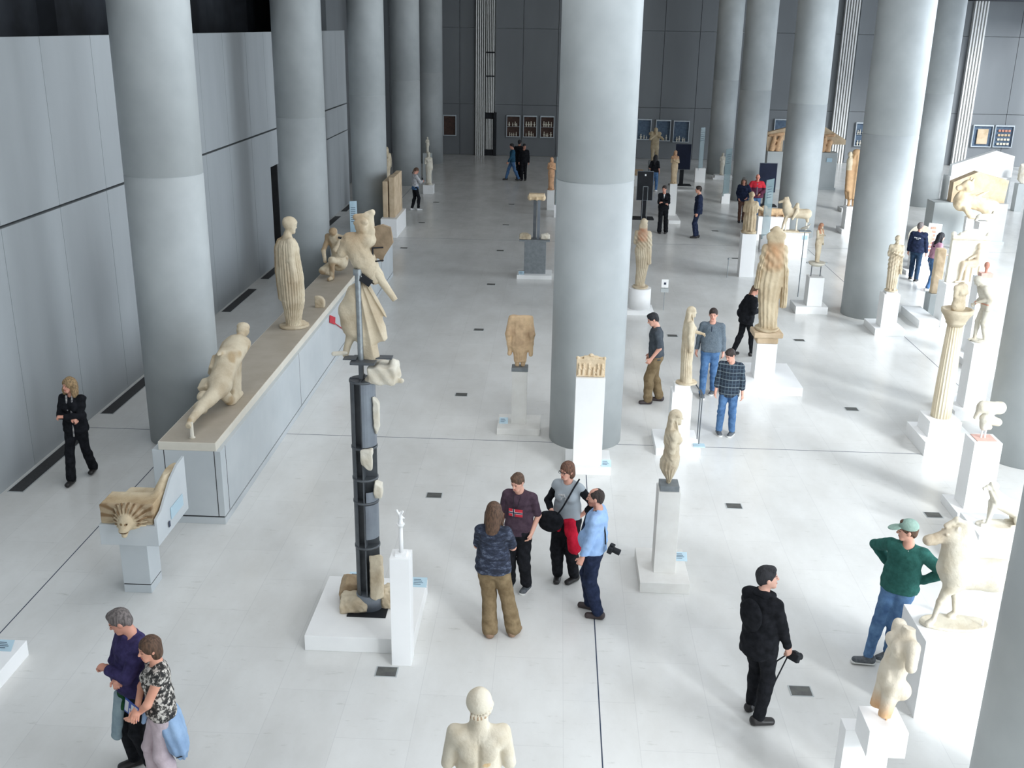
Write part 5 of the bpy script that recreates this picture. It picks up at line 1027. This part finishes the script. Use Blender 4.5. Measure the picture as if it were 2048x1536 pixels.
held(p1,b,1,1.86,(.035,.03,-.03),'black camera hanging from the hand of the man in the black coat',-50,-20,[(-.07,0,0),(-.14,-.05,-.12),(-.13,-.04,-.3),(-.10,-.02,-.34),(-.09,0,-.2),(-.065,.0,-.02)])
# young man in green with a cap, leaning stance
b = Body(head=(-68,4,0), R=(.13,.30,-62), L=(-.02,.02,-30), hr=(.15,-.15,1.08), hl=(-.25,-.02,1.05), er=(1,-.5,0), el=(-1,-.1,0), roll=-3, hip=(-.03,0,-.02), curl=.9)
GREEN = cloth('dark_green_knit',(.035,.135,.115),(.025,.10,.085),20); CAPM = cloth('sage_cap',(.30,.42,.36),(.24,.35,.30),10)
def ex(e, b):
    c = sculpt([ell(b.hd(0,-.012,.045),(.088,.106,.092),b.H,.01), halfcut(b.hd(0,0,.028), -b.H[:,2]+.12*b.H[:,1])], .007, 'cap', CAPM, e)
    sculpt([ell(b.hd(0,.125,.036),(.075,.085,.012),b.H@RX(-10),.01), halfcut(b.hd(0,.075,0), -b.H[:,1])], .006, 'visor', CAPM, c)
    sculpt([cap(b.t(-.03,.085,1.43), b.t(-.03,.12,1.35), .006), cap(b.t(.03,.085,1.43), b.t(.03,.12,1.36), .006)], .005, 'drawstring', SHOE_W, e)
person('young man in a dark green sweater and sage cap, hand on hip, behind the horse',(4.13,10.98,0),212,b,1.84,(1.05,.98,.95),('short',H_BR),(GREEN,dict(sleeve=1.92,hem=.90,g=.02,loose=.025),'sweater'),(JEAN2,dict(g=.014,fl=.0,upto=1.93),'jeans'),(SHOE_G,SOLE),.008,ex,bodyvox=.006)
# balding man in a light blue shirt
BLUES = cloth('light_blue_shirt',(.36,.53,.80),(.28,.43,.70),7,.5)
b = Body(head=(5,4,0), R=(.10,.04,-5), L=(-.10,-.10,5), hr=(.2,.12,.9), hl=(-.22,.12,.87), lean=-2, belly=.025, fat=1.06, curl=.7, er=(.3,-1,0), el=(-.3,-1,0))
def ex(e, b):
    sculpt([cap(b.t(-.05,-.03,1.46), b.t(.05,-.03,1.46),.03,None,.02), cap(b.t(-.06,-.02,1.46), b.t(-.02,.07,1.43),.02,None,.02), cap(b.t(.06,-.02,1.46), b.t(.02,.07,1.43),.02,None,.02)], .008, 'collar', BLUES, e)
    loop('belt', [tuple(b.t(.172*math.cos(t),.125*math.sin(t)+.005,.985)) for t in np.linspace(0,2*PI,25)], .014, SHOE_B, e)
    sculpt([cap(b.t(0,.135,1.4), b.t(0,.165,1.2),.012,.022,.01,1.4,A(1,0,0)), cap(b.t(0,.165,1.2), b.t(0,.19,1.06),.02,.024,.01,1.4,A(1,0,0))], .007, 'necktie', NAVYC, e)
p3 = person('balding man in a light blue shirt with a camera slung at his back',(.62,11.70,0),283,b,1.74,(.95,.86,.84),('recede',H_DK),(BLUES,dict(sleeve=1.85,hem=.93,g=.02,loose=.02),'shirt'),(NAVYC,dict(g=.018,fl=.012,upto=1.93,wide=.008),'trousers'),(SHOE_N,),.008,ex,beard=(.55,.45,.42),bodyvox=.006)
loop('camera_strap',[tuple(b.t(*q)) for q in ((-.07,.02,1.49),(-.09,-.09,1.40),(-.10,-.135,1.2),(-.12,-.15,1.08))],.009,BLACK,p3); M_ = Matrix.Rotation(p3.rotation_euler[2],3,'Z'); camera_thing('black camera slung on a strap at the back of the man in light blue',Vector(p3.location)+M_@Vector((-.12,-.225,1.02)),-110,None,-15)
# woman with glasses, red jacket round her waist
GREYT = print_mat('grey_print_top',[(0,(.33,.37,.40)),(1,(.38,.42,.45))],8)
b = Body(fem=True, head=(-22,3,0), R=(.10,.02,15), L=(-.12,-.03,-20), hr=(.13,.20,1.05), hl=(-.21,.0,1.03), er=(1,-.8,-.2), el=(-1,.1,.1), fat=1.02, curl=.8)
def ex(e, b):
    sculpt(top_prims(b,sleeve=.12,hem=.97,g=.024), .009, 'tank_top', GREYT, e, disp=wrinkle(.004,20))
    r_ = random.Random(3); bb = B()
    for i in range(34): 
        x = r_.uniform(-.07,.09); z = 1.31-.25*abs(x)+r_.uniform(-.035,.035); y = .155-.6*x*x; p_ = b.t(x,y,z); bb.box(p_[0]-.006,p_[0]+.006,p_[1]-.012,p_[1]+.004,p_[2]-.007,p_[2]+.007)
    bb.done('printed_motif', SHOE_W, e)
    sculpt([loft([(.93,0,0,.185,.145),(.99,0,0,.178,.138)],k=.01), cap((.04,.14,.97),(.06,.15,.82),.035,.03,.02), cap((-.04,.15,.96),(-.07,.17,.80),.03), cap((-.10,.13,.95),(-.17,.13,.60),.055,.09,.04,1.2,(0,1,0)), cap((-.14,.13,.7),(-.19,.11,.5),.07,.02,.03), ell((0,0,.96),(.155,.115,.2),None,.01,'-')], .009, 'tied_jacket', cloth('red_jacket',(.65,.02,.05),(.42,.01,.03),9,.6), e, disp=wrinkle(.006,24))
    q = loop('glasses', [tuple(b.hd(x,y,z)) for x,y,z in ((-.078,0,.005),(-.058,.09,.005),(-.012,.108,.005),(.012,.108,.005),(.058,.09,.005),(.078,0,.005))], .003, BLACK, e)
    for sx in (1,-1): loop('rim', [tuple(b.hd(sx*.034+.024*math.cos(t),.103,.0+.018*math.sin(t))) for t in np.linspace(0,2*PI,13)], .0025, BLACK, q)
p4 = person('woman with glasses, grey top and a red jacket tied round her waist',(.28,12.52,0),202,b,1.74,(1.05,.95,.92),('bob',H_AU),(BLK,dict(sleeve=1.55,hem=.95,g=.012),'long_sleeve_top'),(BLK,dict(g=.02,fl=.0,upto=1.93,wide=.012),'trousers'),(SHOE_B,),.008,ex,bodyvox=.006)
e = tag(empty('shoulder_bag',(.06,12.33,.95)),'black shoulder bag at the hip of the woman with the red jacket','bag')
sculpt([ell((0,0,.02),(.17,.09,.15),RY(15),.03), cap((-.08,0,.12),(.1,0,.1),.03)], .009,'bag_body',BLK,e,disp=wrinkle(.008,18)); loop('strap',[(.08,-.02,.12),(.14,-.04,.22),(.22,-.0,.36),(.30,.06,.50),(.36,.16,.56)],.011,BLK,e)
# boy in the plum flag T-shirt
PLUM = cloth('plum_cotton',(.085,.055,.075),(.055,.035,.05),12)
b = Body(head=(-14,18,0), R=(.11,.0,12), L=(-.12,-.02,-6), hr=(.26,.02,.84), hl=(-.20,.06,.92), el=(-.7,-1,0))
def ex(e, b):
    g_ = .018; f = b.t; bb = B(); y = .164; rows = [(-.085,.085,1.165,1.27,REDM)]
    def patch(n_, x0, x1, z0, z1, m, dy):
        q = B(); n = 6
        for i in range(n):
            a, c = x0+(x1-x0)*i/n, x0+(x1-x0)*(i+1)/n; ya = y-.9*a*a+dy; yc = y-.9*c*c+dy; P_ = [f(a,ya,z0),f(c,yc,z0),f(c,yc,z1),f(a,ya,z1)]
            Q_ = [p-A(0,.006,0) for p in P_]; v = [q.bm.verts.new(p) for p in P_]+[q.bm.verts.new(p) for p in Q_]
            for fc in ((0,1,2,3),(7,6,5,4),(0,4,5,1),(1,5,6,2),(2,6,7,3),(3,7,4,0)): q.bm.faces.new([v[k] for k in fc])
        return q.done(n_, m, e)
    patch('flag_print',-.095,.095,1.17,1.275,REDM,0); patch('flag_cross',.012,.04,1.17,1.275,SHOE_W,.002); patch('flag_cross',-.095,.095,1.208,1.236,SHOE_W,.002); patch('flag_cross',.019,.033,1.17,1.275,NAVYC,.004); patch('flag_cross',-.095,.095,1.215,1.229,NAVYC,.004)
    loop('lanyard',[tuple(f(.05,.10,1.45)),tuple(f(.03,.155,1.3)),tuple(f(.01,.17,1.17)),tuple(f(-.02,.155,1.3)),tuple(f(-.05,.10,1.45))],.0025,BLACK,e)
person('teenage boy in a plum T-shirt with a cross flag print, hand in pocket',(-.35,12.24,0),196,b,1.70,(1.05,1,.97),('short',H_BR),(PLUM,dict(sleeve=.85,hem=.86,g=.018,loose=.018),'tshirt'),(BLK,dict(g=.018,fl=.01,upto=1.9,wide=.01),'trousers'),(SHOE_G,SOLE),.008,ex,bodyvox=.006)
# woman from behind with long hair and khaki trousers
b = Body(fem=True, head=(8,4,0), R=(.26,.03,-18), L=(-.02,-.05,12), hr=(-.0,.24,1.16), hl=(.0,.22,1.12), er=(1,-.3,-.5), el=(-1,-.3,-.5), fat=1.06)
person('woman with long brown hair seen from behind in a dark patterned T-shirt and khaki trousers',(-.62,11.13,0),8,b,1.76,(1,.9,.85),('long',H_BR),(print_mat('dark_leaf_print',[(.4,(.012,.016,.03)),(.56,(.03,.04,.07)),(.66,(.10,.12,.17))],11,(1,1,2.2)),dict(sleeve=.8,hem=.88,g=.02,loose=.02),'tshirt'),(KHAKI,dict(g=.018,fl=.03,upto=1.96,wide=.012),'trousers'),(cloth('tan_suede',(.33,.22,.15),None),),.008,None,bodyvox=.006)
# walking guard woman at left
b = Body(fem=True, head=(-22,0,0), R=(.07,.22,0), L=(-.07,-.26,6), kl=(0,1,0), fl=.03, **CROSS)
def ex(e, b): sculpt([cap(b.t(-.05,.08,1.47), b.t(-.03,.13,1.2),.018,.014,.01), cap(b.t(.05,.08,1.47), b.t(.03,.13,1.25),.018,.014,.01), cap(b.t(-.03,.13,1.0), b.t(-.04,.16,.82),.014)], .008, 'scarf', print_mat('patterned_scarf',[(.4,(.5,.48,.45)),(.6,(.1,.1,.12))],30), e)
person('blond curly haired woman in a black suit walking with folded arms by the left wall',(-7.56,15.22,0),183,b,1.74,(1.05,.9,.85),('curly',H_BL),(BLK,dict(sleeve=1.85,hem=.86,g=.02,loose=.02),'jacket'),(BLK,dict(g=.014,fl=.025,upto=1.96),'trousers'),(SHOE_B,),.009,ex,bodyvox=.007)
# couple at the lower left
PURP = cloth('dark_violet_shirt',(.055,.045,.13),(.03,.025,.075),14)
b = Body(head=(-30,26,0), R=(.11,.05,-8), L=(-.10,-.03,6), fat=1.16, belly=.02, **CROSS)
def ex(e, b):
    sculpt([loft([(.74,.05,.02,.2,.17),(.92,.02,.01,.19,.155),(.97,0,0,.18,.14)],7,.01,k=.01), ell((0,0,.8),(.13,.1,.16),None,.01,'-'), halfcut((-.02,0,0),(-1,-.2,0))], .010, 'green_shirt_tail', cloth('dark_green_cloth',(.02,.09,.03),(.01,.05,.02),20), e)
    sculpt([cap((.04,.15,.86),(.10,.2,.42),.05,.045,.03,1.5,(1,0,0))], .010, 'hanging_cloth', cloth('pale_blue_grey_cloth',(.33,.42,.45),(.25,.33,.37),8), e, disp=wrinkle(.008,20))
    sculpt([cap(b.t(0,-.03,1.47), b.t(0,.05,1.45),.05,None,.02), ell(b.hd(0,.02,-.07),(.056,.07,.06),None,.01,'-')], .009, 'collar', PURP, e)
person('grey haired man in a dark violet shirt with folded arms at the lower left',(-3.93,8.46,0),226,b,1.84,(.95,.78,.72),('short',H_GR),(PURP,dict(sleeve=1.85,hem=.92,g=.022,loose=.02),'shirt'),(BLK,dict(g=.016,fl=.012,upto=1.93),'trousers'),(SHOE_B,),.008,ex,bodyvox=.006)
b = Body(fem=True, head=(12,6,0), R=(.09,.10,0), L=(-.08,-.06,4), hr=(-.08,.22,1.08), hl=(-.05,.25,.98), er=(1,.1,-.6), el=(-1,.2,-.5), fat=1.05)
BLJ = cloth('light_blue_jacket',(.33,.47,.66),(.26,.38,.56),6,.5)
def ex(e, b):
    sculpt([loft([(.40,-.03,-.14,.10,.05),(.55,-.09,-.11,.16,.10),(.75,-.06,-.07,.19,.13),(.90,0,-.03,.185,.14),(.985,0,0,.172,.13)],9,.006,k=.01), ell((0,.03,.75),(.13,.12,.3),None,.01,'-'), halfcut((0,.10,0),(0,1,0)), cap((0,.14,.95),(.02,.17,.84),.03,.02,.02)], .009, 'tied_jacket', BLJ, e, disp=wrinkle(.006,22))
    B().box(-.232,-.228,-.12,-.06,.52,.53).done('zip_pull', BLACK, e)
p9 = person('short haired woman in a sleeveless black and white print top, blue jacket round her waist',(-3.58,8.16,0),240,b,1.73,(1.1,.92,.82),('bob',H_BR),(print_mat('bold_print',[(.42,(.02,.02,.02)),(.5,(.10,.09,.08)),(.56,(.66,.62,.56))],22),dict(sleeve=.12,hem=.93,g=.018,loose=.012),'print_top'),(cloth('pale_pink_trousers',(.66,.55,.58),(.55,.45,.48),7),dict(g=.016,fl=.03,upto=1.95),'trousers'),(SHOE_G,SOLE),.008,ex,bodyvox=.006)
e = tag(empty('brochure',(-3.79,8.00,1.04),rad(-40)),'folded blue and white museum brochure held by the woman in the print top','brochure'); e.rotation_euler[0] = rad(-12)
B().box(-.12,.12,-.004,.004,-.065,.065).done('paper', mat('blue_print',(.02,.06,.30),(.03,.08,.36),9,.5), e)
b = B(); b.box(-.11,-.05,-.0065,-.004,-.05,.05).box(.0,.05,-.0065,-.004,-.01,.05).box(-.03,-.01,-.0065,-.004,-.05,.0).box(.06,.11,-.0065,-.004,-.055,.055); b.done('white_panels', SHOE_W, e)
# boys and men round the painted maiden
PLAID = plaid_mat('dark_plaid',(.018,.03,.05),(.06,.09,.12),(.16,.20,.22))
b = Body(head=(-32,24,0), R=(.13,.0,18), L=(-.11,-.02,-12), hr=(.25,.05,.86), hl=(-.26,.06,.84))
person('boy in a dark plaid shirt looking down, standing in front of the man in grey',(3.27,18.1,0),195,b,1.68,(1.05,.97,.95),('short',H_DK),(PLAID,dict(sleeve=1.55,hem=.80,g=.018,loose=.02),'plaid_shirt'),(JEANS,dict(g=.014,upto=1.93),'jeans'),(SHOE_G,SOLE),.009,None,bodyvox=.007)
b = Body(head=(2,2,0), R=(.09,.16,10), L=(-.10,-.12,-12), hr=(.27,-.05,.84), hl=(-.24,-.08,.86), fat=1.02)
def ex(e, b): sculpt([cap(b.t(0,.125,1.42), b.t(0,.14,1.33),.007)], .005, 'placket', NAVYC, e)
person('man in a grey long sleeved shirt and jeans facing the viewer, mid step',(3.22,20.3,0),192,b,1.83,(1.05,.95,.93),('short',H_DK),(cloth('heather_grey_knit',(.155,.19,.22),(.11,.14,.17),40,.3),dict(sleeve=1.9,hem=.90,g=.018,loose=.015),'long_sleeve_shirt'),(JEANS,dict(g=.014,upto=1.95),'jeans'),(SHOE_G,SOLE),.009,ex,bodyvox=.007)
b = Body(head=(4,24,0), R=(.09,-.12,-8), L=(-.09,.12,4), hr=(.22,.08,.9), hl=(-.21,.12,.92), lean=3)
person('dark haired man in a grey T-shirt and khaki trousers in profile, looking down',(2.08,19.75,0),268,b,1.86,(1.05,.95,.92),('short',H_BK),(cloth('charcoal_tshirt',(.085,.10,.115),(.06,.07,.085),12),dict(sleeve=.85,hem=.88,g=.018,loose=.018),'tshirt'),(KHAKI,dict(g=.02,fl=.012,upto=1.94,wide=.012),'trousers'),(SHOE_N,),.009,None,bodyvox=.007)
b = Body(fem=True, head=(10,24,0), R=(.08,.18,0), L=(-.08,-.24,0), hr=(.15,.25,1.15), hl=(-.2,.12,.95), lean=10, fl=.02)
def ex(e, b): sculpt([ell(b.t(-.2,-.03,1.02),(.09,.14,.14),None,.03)], .012, 'handbag', BLK, e)
person('person in a dark coat walking right, half hidden behind the tallest maiden',(4.42,23.1,0),70,b,1.68,(1,.85,.8),('tail',H_BR),(BLK,dict(sleeve=1.9,hem=.9,g=.028,loose=.02,coat=.84),'coat'),(BLK,dict(g=.012,upto=1.93),'leggings'),(SHOE_B,),.010,ex)
# guards
SHIRTM = cloth('white_shirt',(.75,.75,.75),None)
def vneck(e, b): sculpt([cap(b.t(0,.10,1.43), b.t(0,.135,1.30),.03,.008,.01)], .008, 'shirt_front', SHIRTM, e)
b = Body(fem=True, head=(-18,4,0), R=(.10,.02,12), L=(-.14,-.02,-14), **CROSS)
person('museum guard woman in a black suit with folded arms beside the suited man',(3.92,38.05,0),185,b,1.73,(1,.85,.8),('tail',H_DK),(BLK,dict(sleeve=1.85,hem=.9,g=.018,loose=.01),'jacket'),(BLK,dict(g=.016,fl=.03,upto=1.96),'trousers'),(SHOE_B,),.013,vneck)
b = Body(head=(2,4,0), R=(.07,-.03,-4), L=(-.07,.05,4), hr=(.2,.04,.84), hl=(-.22,.05,.84))
person('man in a dark suit in profile facing left on the open floor',(5.08,37.3,0),274,b,1.84,(1,.85,.78),('short',H_DK),(NAVYC,dict(sleeve=1.92,hem=.82,g=.022,loose=.02),'suit_jacket'),(NAVYC,dict(g=.014,fl=.01,upto=1.94),'trousers'),(SHOE_B,),.013,vneck)
b = Body(fem=True, head=(-10,8,0), R=(.08,.12,0), L=(-.08,-.12,0), hr=(.2,.1,.95), hl=(-.2,.12,.98))
person('woman with dark hair, black top and jeans walking away near the black screen',(4.46,48.2,0),25,b,1.66,(1,.85,.8),('verylong',H_BK),(BLK,dict(sleeve=.9,hem=.95,g=.018,loose=.02),'black_top'),(JEANS,dict(g=.014,upto=1.93),'jeans'),(SHOE_W,),.016,None)
b = Body(fem=True, head=(-10,4,0), R=(.08,.08,0), L=(-.08,-.08,0), hr=(.16,.12,.95), hl=(-.15,.16,1.0), el=(-1,-.6,0))
def ex(e, b): sculpt([ell(b.hd(0,-.01,.055),(.09,.1,.075),b.H,.01), halfcut(b.hd(0,0,.03),(0,0,-1))], .012, 'woollen_hat', cloth('grey_wool',(.25,.25,.24),None), e)
person('visitor in a dark jacket, brown trousers and grey hat left of the red jacket',(7.22,40.75,0),185,b,1.72,(1,.85,.8),('long',H_BR),(NAVYC,dict(sleeve=1.85,hem=.84,g=.03,loose=.02),'jacket'),(cloth('brown_trousers',(.14,.075,.055),None),dict(g=.008,upto=1.93),'trousers'),(SHOE_B,),.013,ex)
RJ = _new('red_and_maroon_jacket'); m_, nt, bs = RJ; sp = nt.nodes.new('ShaderNodeSeparateXYZ'); nt.links.new(_coord(nt), sp.inputs[0]); gt = nt.nodes.new('ShaderNodeMath'); gt.operation = 'GREATER_THAN'; gt.inputs[1].default_value = 1.26; nt.links.new(sp.outputs['Z'], gt.inputs[0]); nt.links.new(_mix(nt, gt.outputs[0], (.10,.015,.045), (.62,.02,.04)), bs.inputs['Base Color']); bs.inputs['Roughness'].default_value = .8
b = Body(head=(0,10,0), R=(.12,.0,0), L=(-.12,0,0), hr=(.14,.2,1.05), hl=(-.14,.2,1.05), er=(1,-.3,-.3), el=(-1,-.3,-.3), fat=1.1)
def ex(e, b): sculpt([cap((.02,.17,1.05),(.02,.17,1.05),.001)]+[cap(b.t(0,.12,1.4), b.t(0,.16,1.02),.04,.05,.02)], .012, 'shirt_front', cloth('mauve_shirt',(.22,.15,.19),None), e)
person('bald man in a red and maroon jacket behind the horse and rider group',(7.82,41.25,0),188,b,1.80,(1.05,.72,.66),('bald',H_GR),(m_,dict(sleeve=1.85,hem=.88,g=.04,loose=.04),'jacket'),(JEANS,dict(g=.014,upto=1.93),'jeans'),(SHOE_B,),.013,ex)
# far pair near the doorway
b = Body(head=(0,6,0), R=(.08,.30,0), L=(-.08,-.32,0), hr=(.22,-.1,.86), hl=(-.2,.22,.92))
person('man in a blue jumper and jeans striding left in the far aisle',(-2.12,50.7,0),262,b,1.76,(.9,.75,.7),('short',H_BK),(cloth('teal_blue_jumper',(.03,.10,.17),None),dict(sleeve=1.9,hem=.9,g=.02,loose=.01),'jumper'),(JEANS,dict(g=.014,upto=1.93),'jeans'),(SHOE_B,),.016,None)
b = Body(head=(30,6,0), R=(.08,.04,0), L=(-.08,-.04,0))
person('person in black standing at the right of the far pair',(-1.58,50.95,0),185,b,1.74,(.8,.65,.6),('short',H_BK),(BLK,dict(sleeve=1.9,hem=.86,g=.024,loose=.02),'jacket'),(BLK,dict(g=.016,upto=1.93),'trousers'),(SHOE_B,),.016,None)
b = Body(head=(0,6,0), R=(.07,.0,0), L=(-.07,0,0))
person('person all in black between the two men of the far group',(-1.83,51.5,0),10,b,1.86,(.7,.6,.55),('short',H_BK),(BLK,dict(sleeve=1.9,hem=.86,g=.02,loose=.02,coat=.8),'coat'),(BLK,dict(g=.016,upto=1.93),'trousers'),(SHOE_B,),.018,None)
b = Body(fem=True, head=(0,22,0), R=(.09,.10,-10), L=(-.09,-.12,0), hr=(.06,.30,1.2), hl=(-.05,.28,1.18), er=(1,-.3,-.6), el=(-1,-.3,-.6))
p_ = person('young woman in white top and black leggings looking at a phone, far left aisle',(-5.62,41.7,0),62,b,1.70,(1,.85,.8),('tail',H_BR),(cloth('white_grey_top',(.62,.62,.64),None),dict(sleeve=1.8,hem=1.0,g=.02,loose=.015),'white_top'),(BLK,dict(g=.010,upto=1.9),'leggings'),(SHOE_W,),.012,lambda e, b: sculpt([loft([(.86,0,0,.185,.14),(.93,0,0,.18,.135),(1.0,0,0,.165,.125)],k=.01)], .012, 'denim_belt_bag', JEANS, e))
tag(B().box(-5.37,-5.31,41.82,41.84,1.16,1.29,.004).done('phone', BLACK),'dark phone held by the young woman in white','phone')
b = Body(head=(-30,-4,0), R=(.10,-.10,-8), L=(-.10,.16,6), hr=(.27,.02,.84), hl=(-.24,.02,.86), fat=1.06)
def ex(e, b):
    bb = B()
    for i, (x, w_) in enumerate(((-.085,.022),(-.06,.012),(-.04,.018),(-.018,.014),(.03,.02),(.055,.014),(.075,.02))): p_ = b.t(x,-.168+.8*x*x,1.33-.002*i); bb.box(p_[0]-w_/2,p_[0]+w_/2,p_[1]-.004,p_[1]+.004,p_[2]-.016,p_[2]+.016)
    p_ = b.t(0,-.168,1.29); bb.box(p_[0]-.04,p_[0]+.04,p_[1]-.004,p_[1]+.003,p_[2]-.006,p_[2]+.006); bb.done('back_lettering', SHOE_W, e)
person('man in a navy sweatshirt with white lettering on the back, walking away at right',(10.85,31.3,0),28,b,1.76,(1,.85,.8),('short',H_GR),(NAVYC,dict(sleeve=1.9,hem=.88,g=.024,loose=.025),'sweatshirt'),(cloth('dark_jeans',(.03,.06,.11),None),dict(g=.014,upto=1.93),'jeans'),(SHOE_B,SOLE),.012,ex)
b = Body(fem=True, head=(-10,12,0), R=(.08,-.14,-6), L=(-.08,.05,0), hr=(.10,.3,1.1), hl=(-.12,.26,1.05), lean=10, hip=(0,-.03,0))
person('young woman in a pink top with long black hair beside the brown upright block',(10.95,30.1,0),75,b,1.70,(1.1,.9,.85),('verylong',H_BK),(cloth('pink_top',(.55,.30,.38),(.42,.22,.30),12),dict(sleeve=1.5,hem=.98,g=.018,loose=.012),'pink_top'),(JEANS,dict(g=.010,upto=1.9),'jeans'),(SHOE_W,),.012,None)

# ================================================================== LIGHT AND CAMERA
w = bpy.data.worlds.new('World'); bpy.context.scene.world = w; w.use_nodes = True
w.node_tree.nodes['Background'].inputs[0].default_value = (.75,.86,1,1); w.node_tree.nodes['Background'].inputs[1].default_value = 2.1
def area(name, loc, tgt, sx, sy, power, col=(1,1,1), spread=180):
    l = bpy.data.lights.new(name, 'AREA'); l.shape = 'RECTANGLE'; l.size = sx; l.size_y = sy; l.energy = power; l.color = col; l.spread = rad(spread)
    o = bpy.data.objects.new(name, l); COL.objects.link(o); o.location = loc
    o.rotation_euler = (Vector(tgt)-Vector(loc)).to_track_quat('-Z','Z').to_euler(); return o
area('daylight_near_glazing', (13.0,3,5.5), (0,10,.5), 20, 9, 2800, (.84,.92,1))
area('daylight_mid_glazing', (18.5,27,5.5), (0,28,.5), 24, 9, 4900, (.84,.92,1))
area('daylight_far_glazing', (26,50,5), (0,52,1), 18, 8, 1350, (.84,.92,1))
area('daylight_balcony_opening', (3,-7,8.5), (1,14,0), 16, 4, 520, (.93,.97,1))
area('overhead_fill_hall', (2,13,10.7), (2,13,0), 15, 22, 1450, (.93,.965,1))  # added overhead fill under the closed ceiling, brightens the floor
area('overhead_fill_far_hall', (2,44,10.7), (2,44,0), 16, 26, 330, (1,.98,.93))  # second added fill below the ceiling, for the far end
sl = bpy.data.lights.new('sun','SUN'); sl.energy = 5.5; sl.angle = rad(16); sl.color = (.93,.97,1); so = bpy.data.objects.new('sun', sl); COL.objects.link(so)
so.rotation_euler = Vector((-.6*math.cos(rad(26.5)),.8*math.cos(rad(26.5)),-math.sin(rad(26.5)))).to_track_quat('-Z','Z').to_euler()

cam = bpy.data.cameras.new('camera'); co = bpy.data.objects.new('camera', cam); COL.objects.link(co)
cam.sensor_width = 36; cam.lens = 36*2083.6/2048; cam.clip_end = 300; cam.clip_start = .1
pi_, ya, ro = rad(18.995), rad(-2.211), rad(.996)
Fv = A(math.sin(ya)*math.cos(pi_), math.cos(ya)*math.cos(pi_), -math.sin(pi_)); Rv = A(math.cos(ya), -math.sin(ya), 0); Uv = np.cross(Rv, Fv)
R2 = Rv*math.cos(ro)+Uv*math.sin(ro); U2 = -Rv*math.sin(ro)+Uv*math.cos(ro)
co.matrix_world = Matrix(((R2[0],U2[0],-Fv[0],0),(R2[1],U2[1],-Fv[1],0),(R2[2],U2[2],-Fv[2],7.1),(0,0,0,1)))
sc = bpy.context.scene; sc.camera = co
sc.view_settings.view_transform = 'Standard'; sc.view_settings.look = 'None'; sc.view_settings.exposure = 0.0; sc.view_settings.gamma = 1
sc.view_settings.use_curve_mapping = False
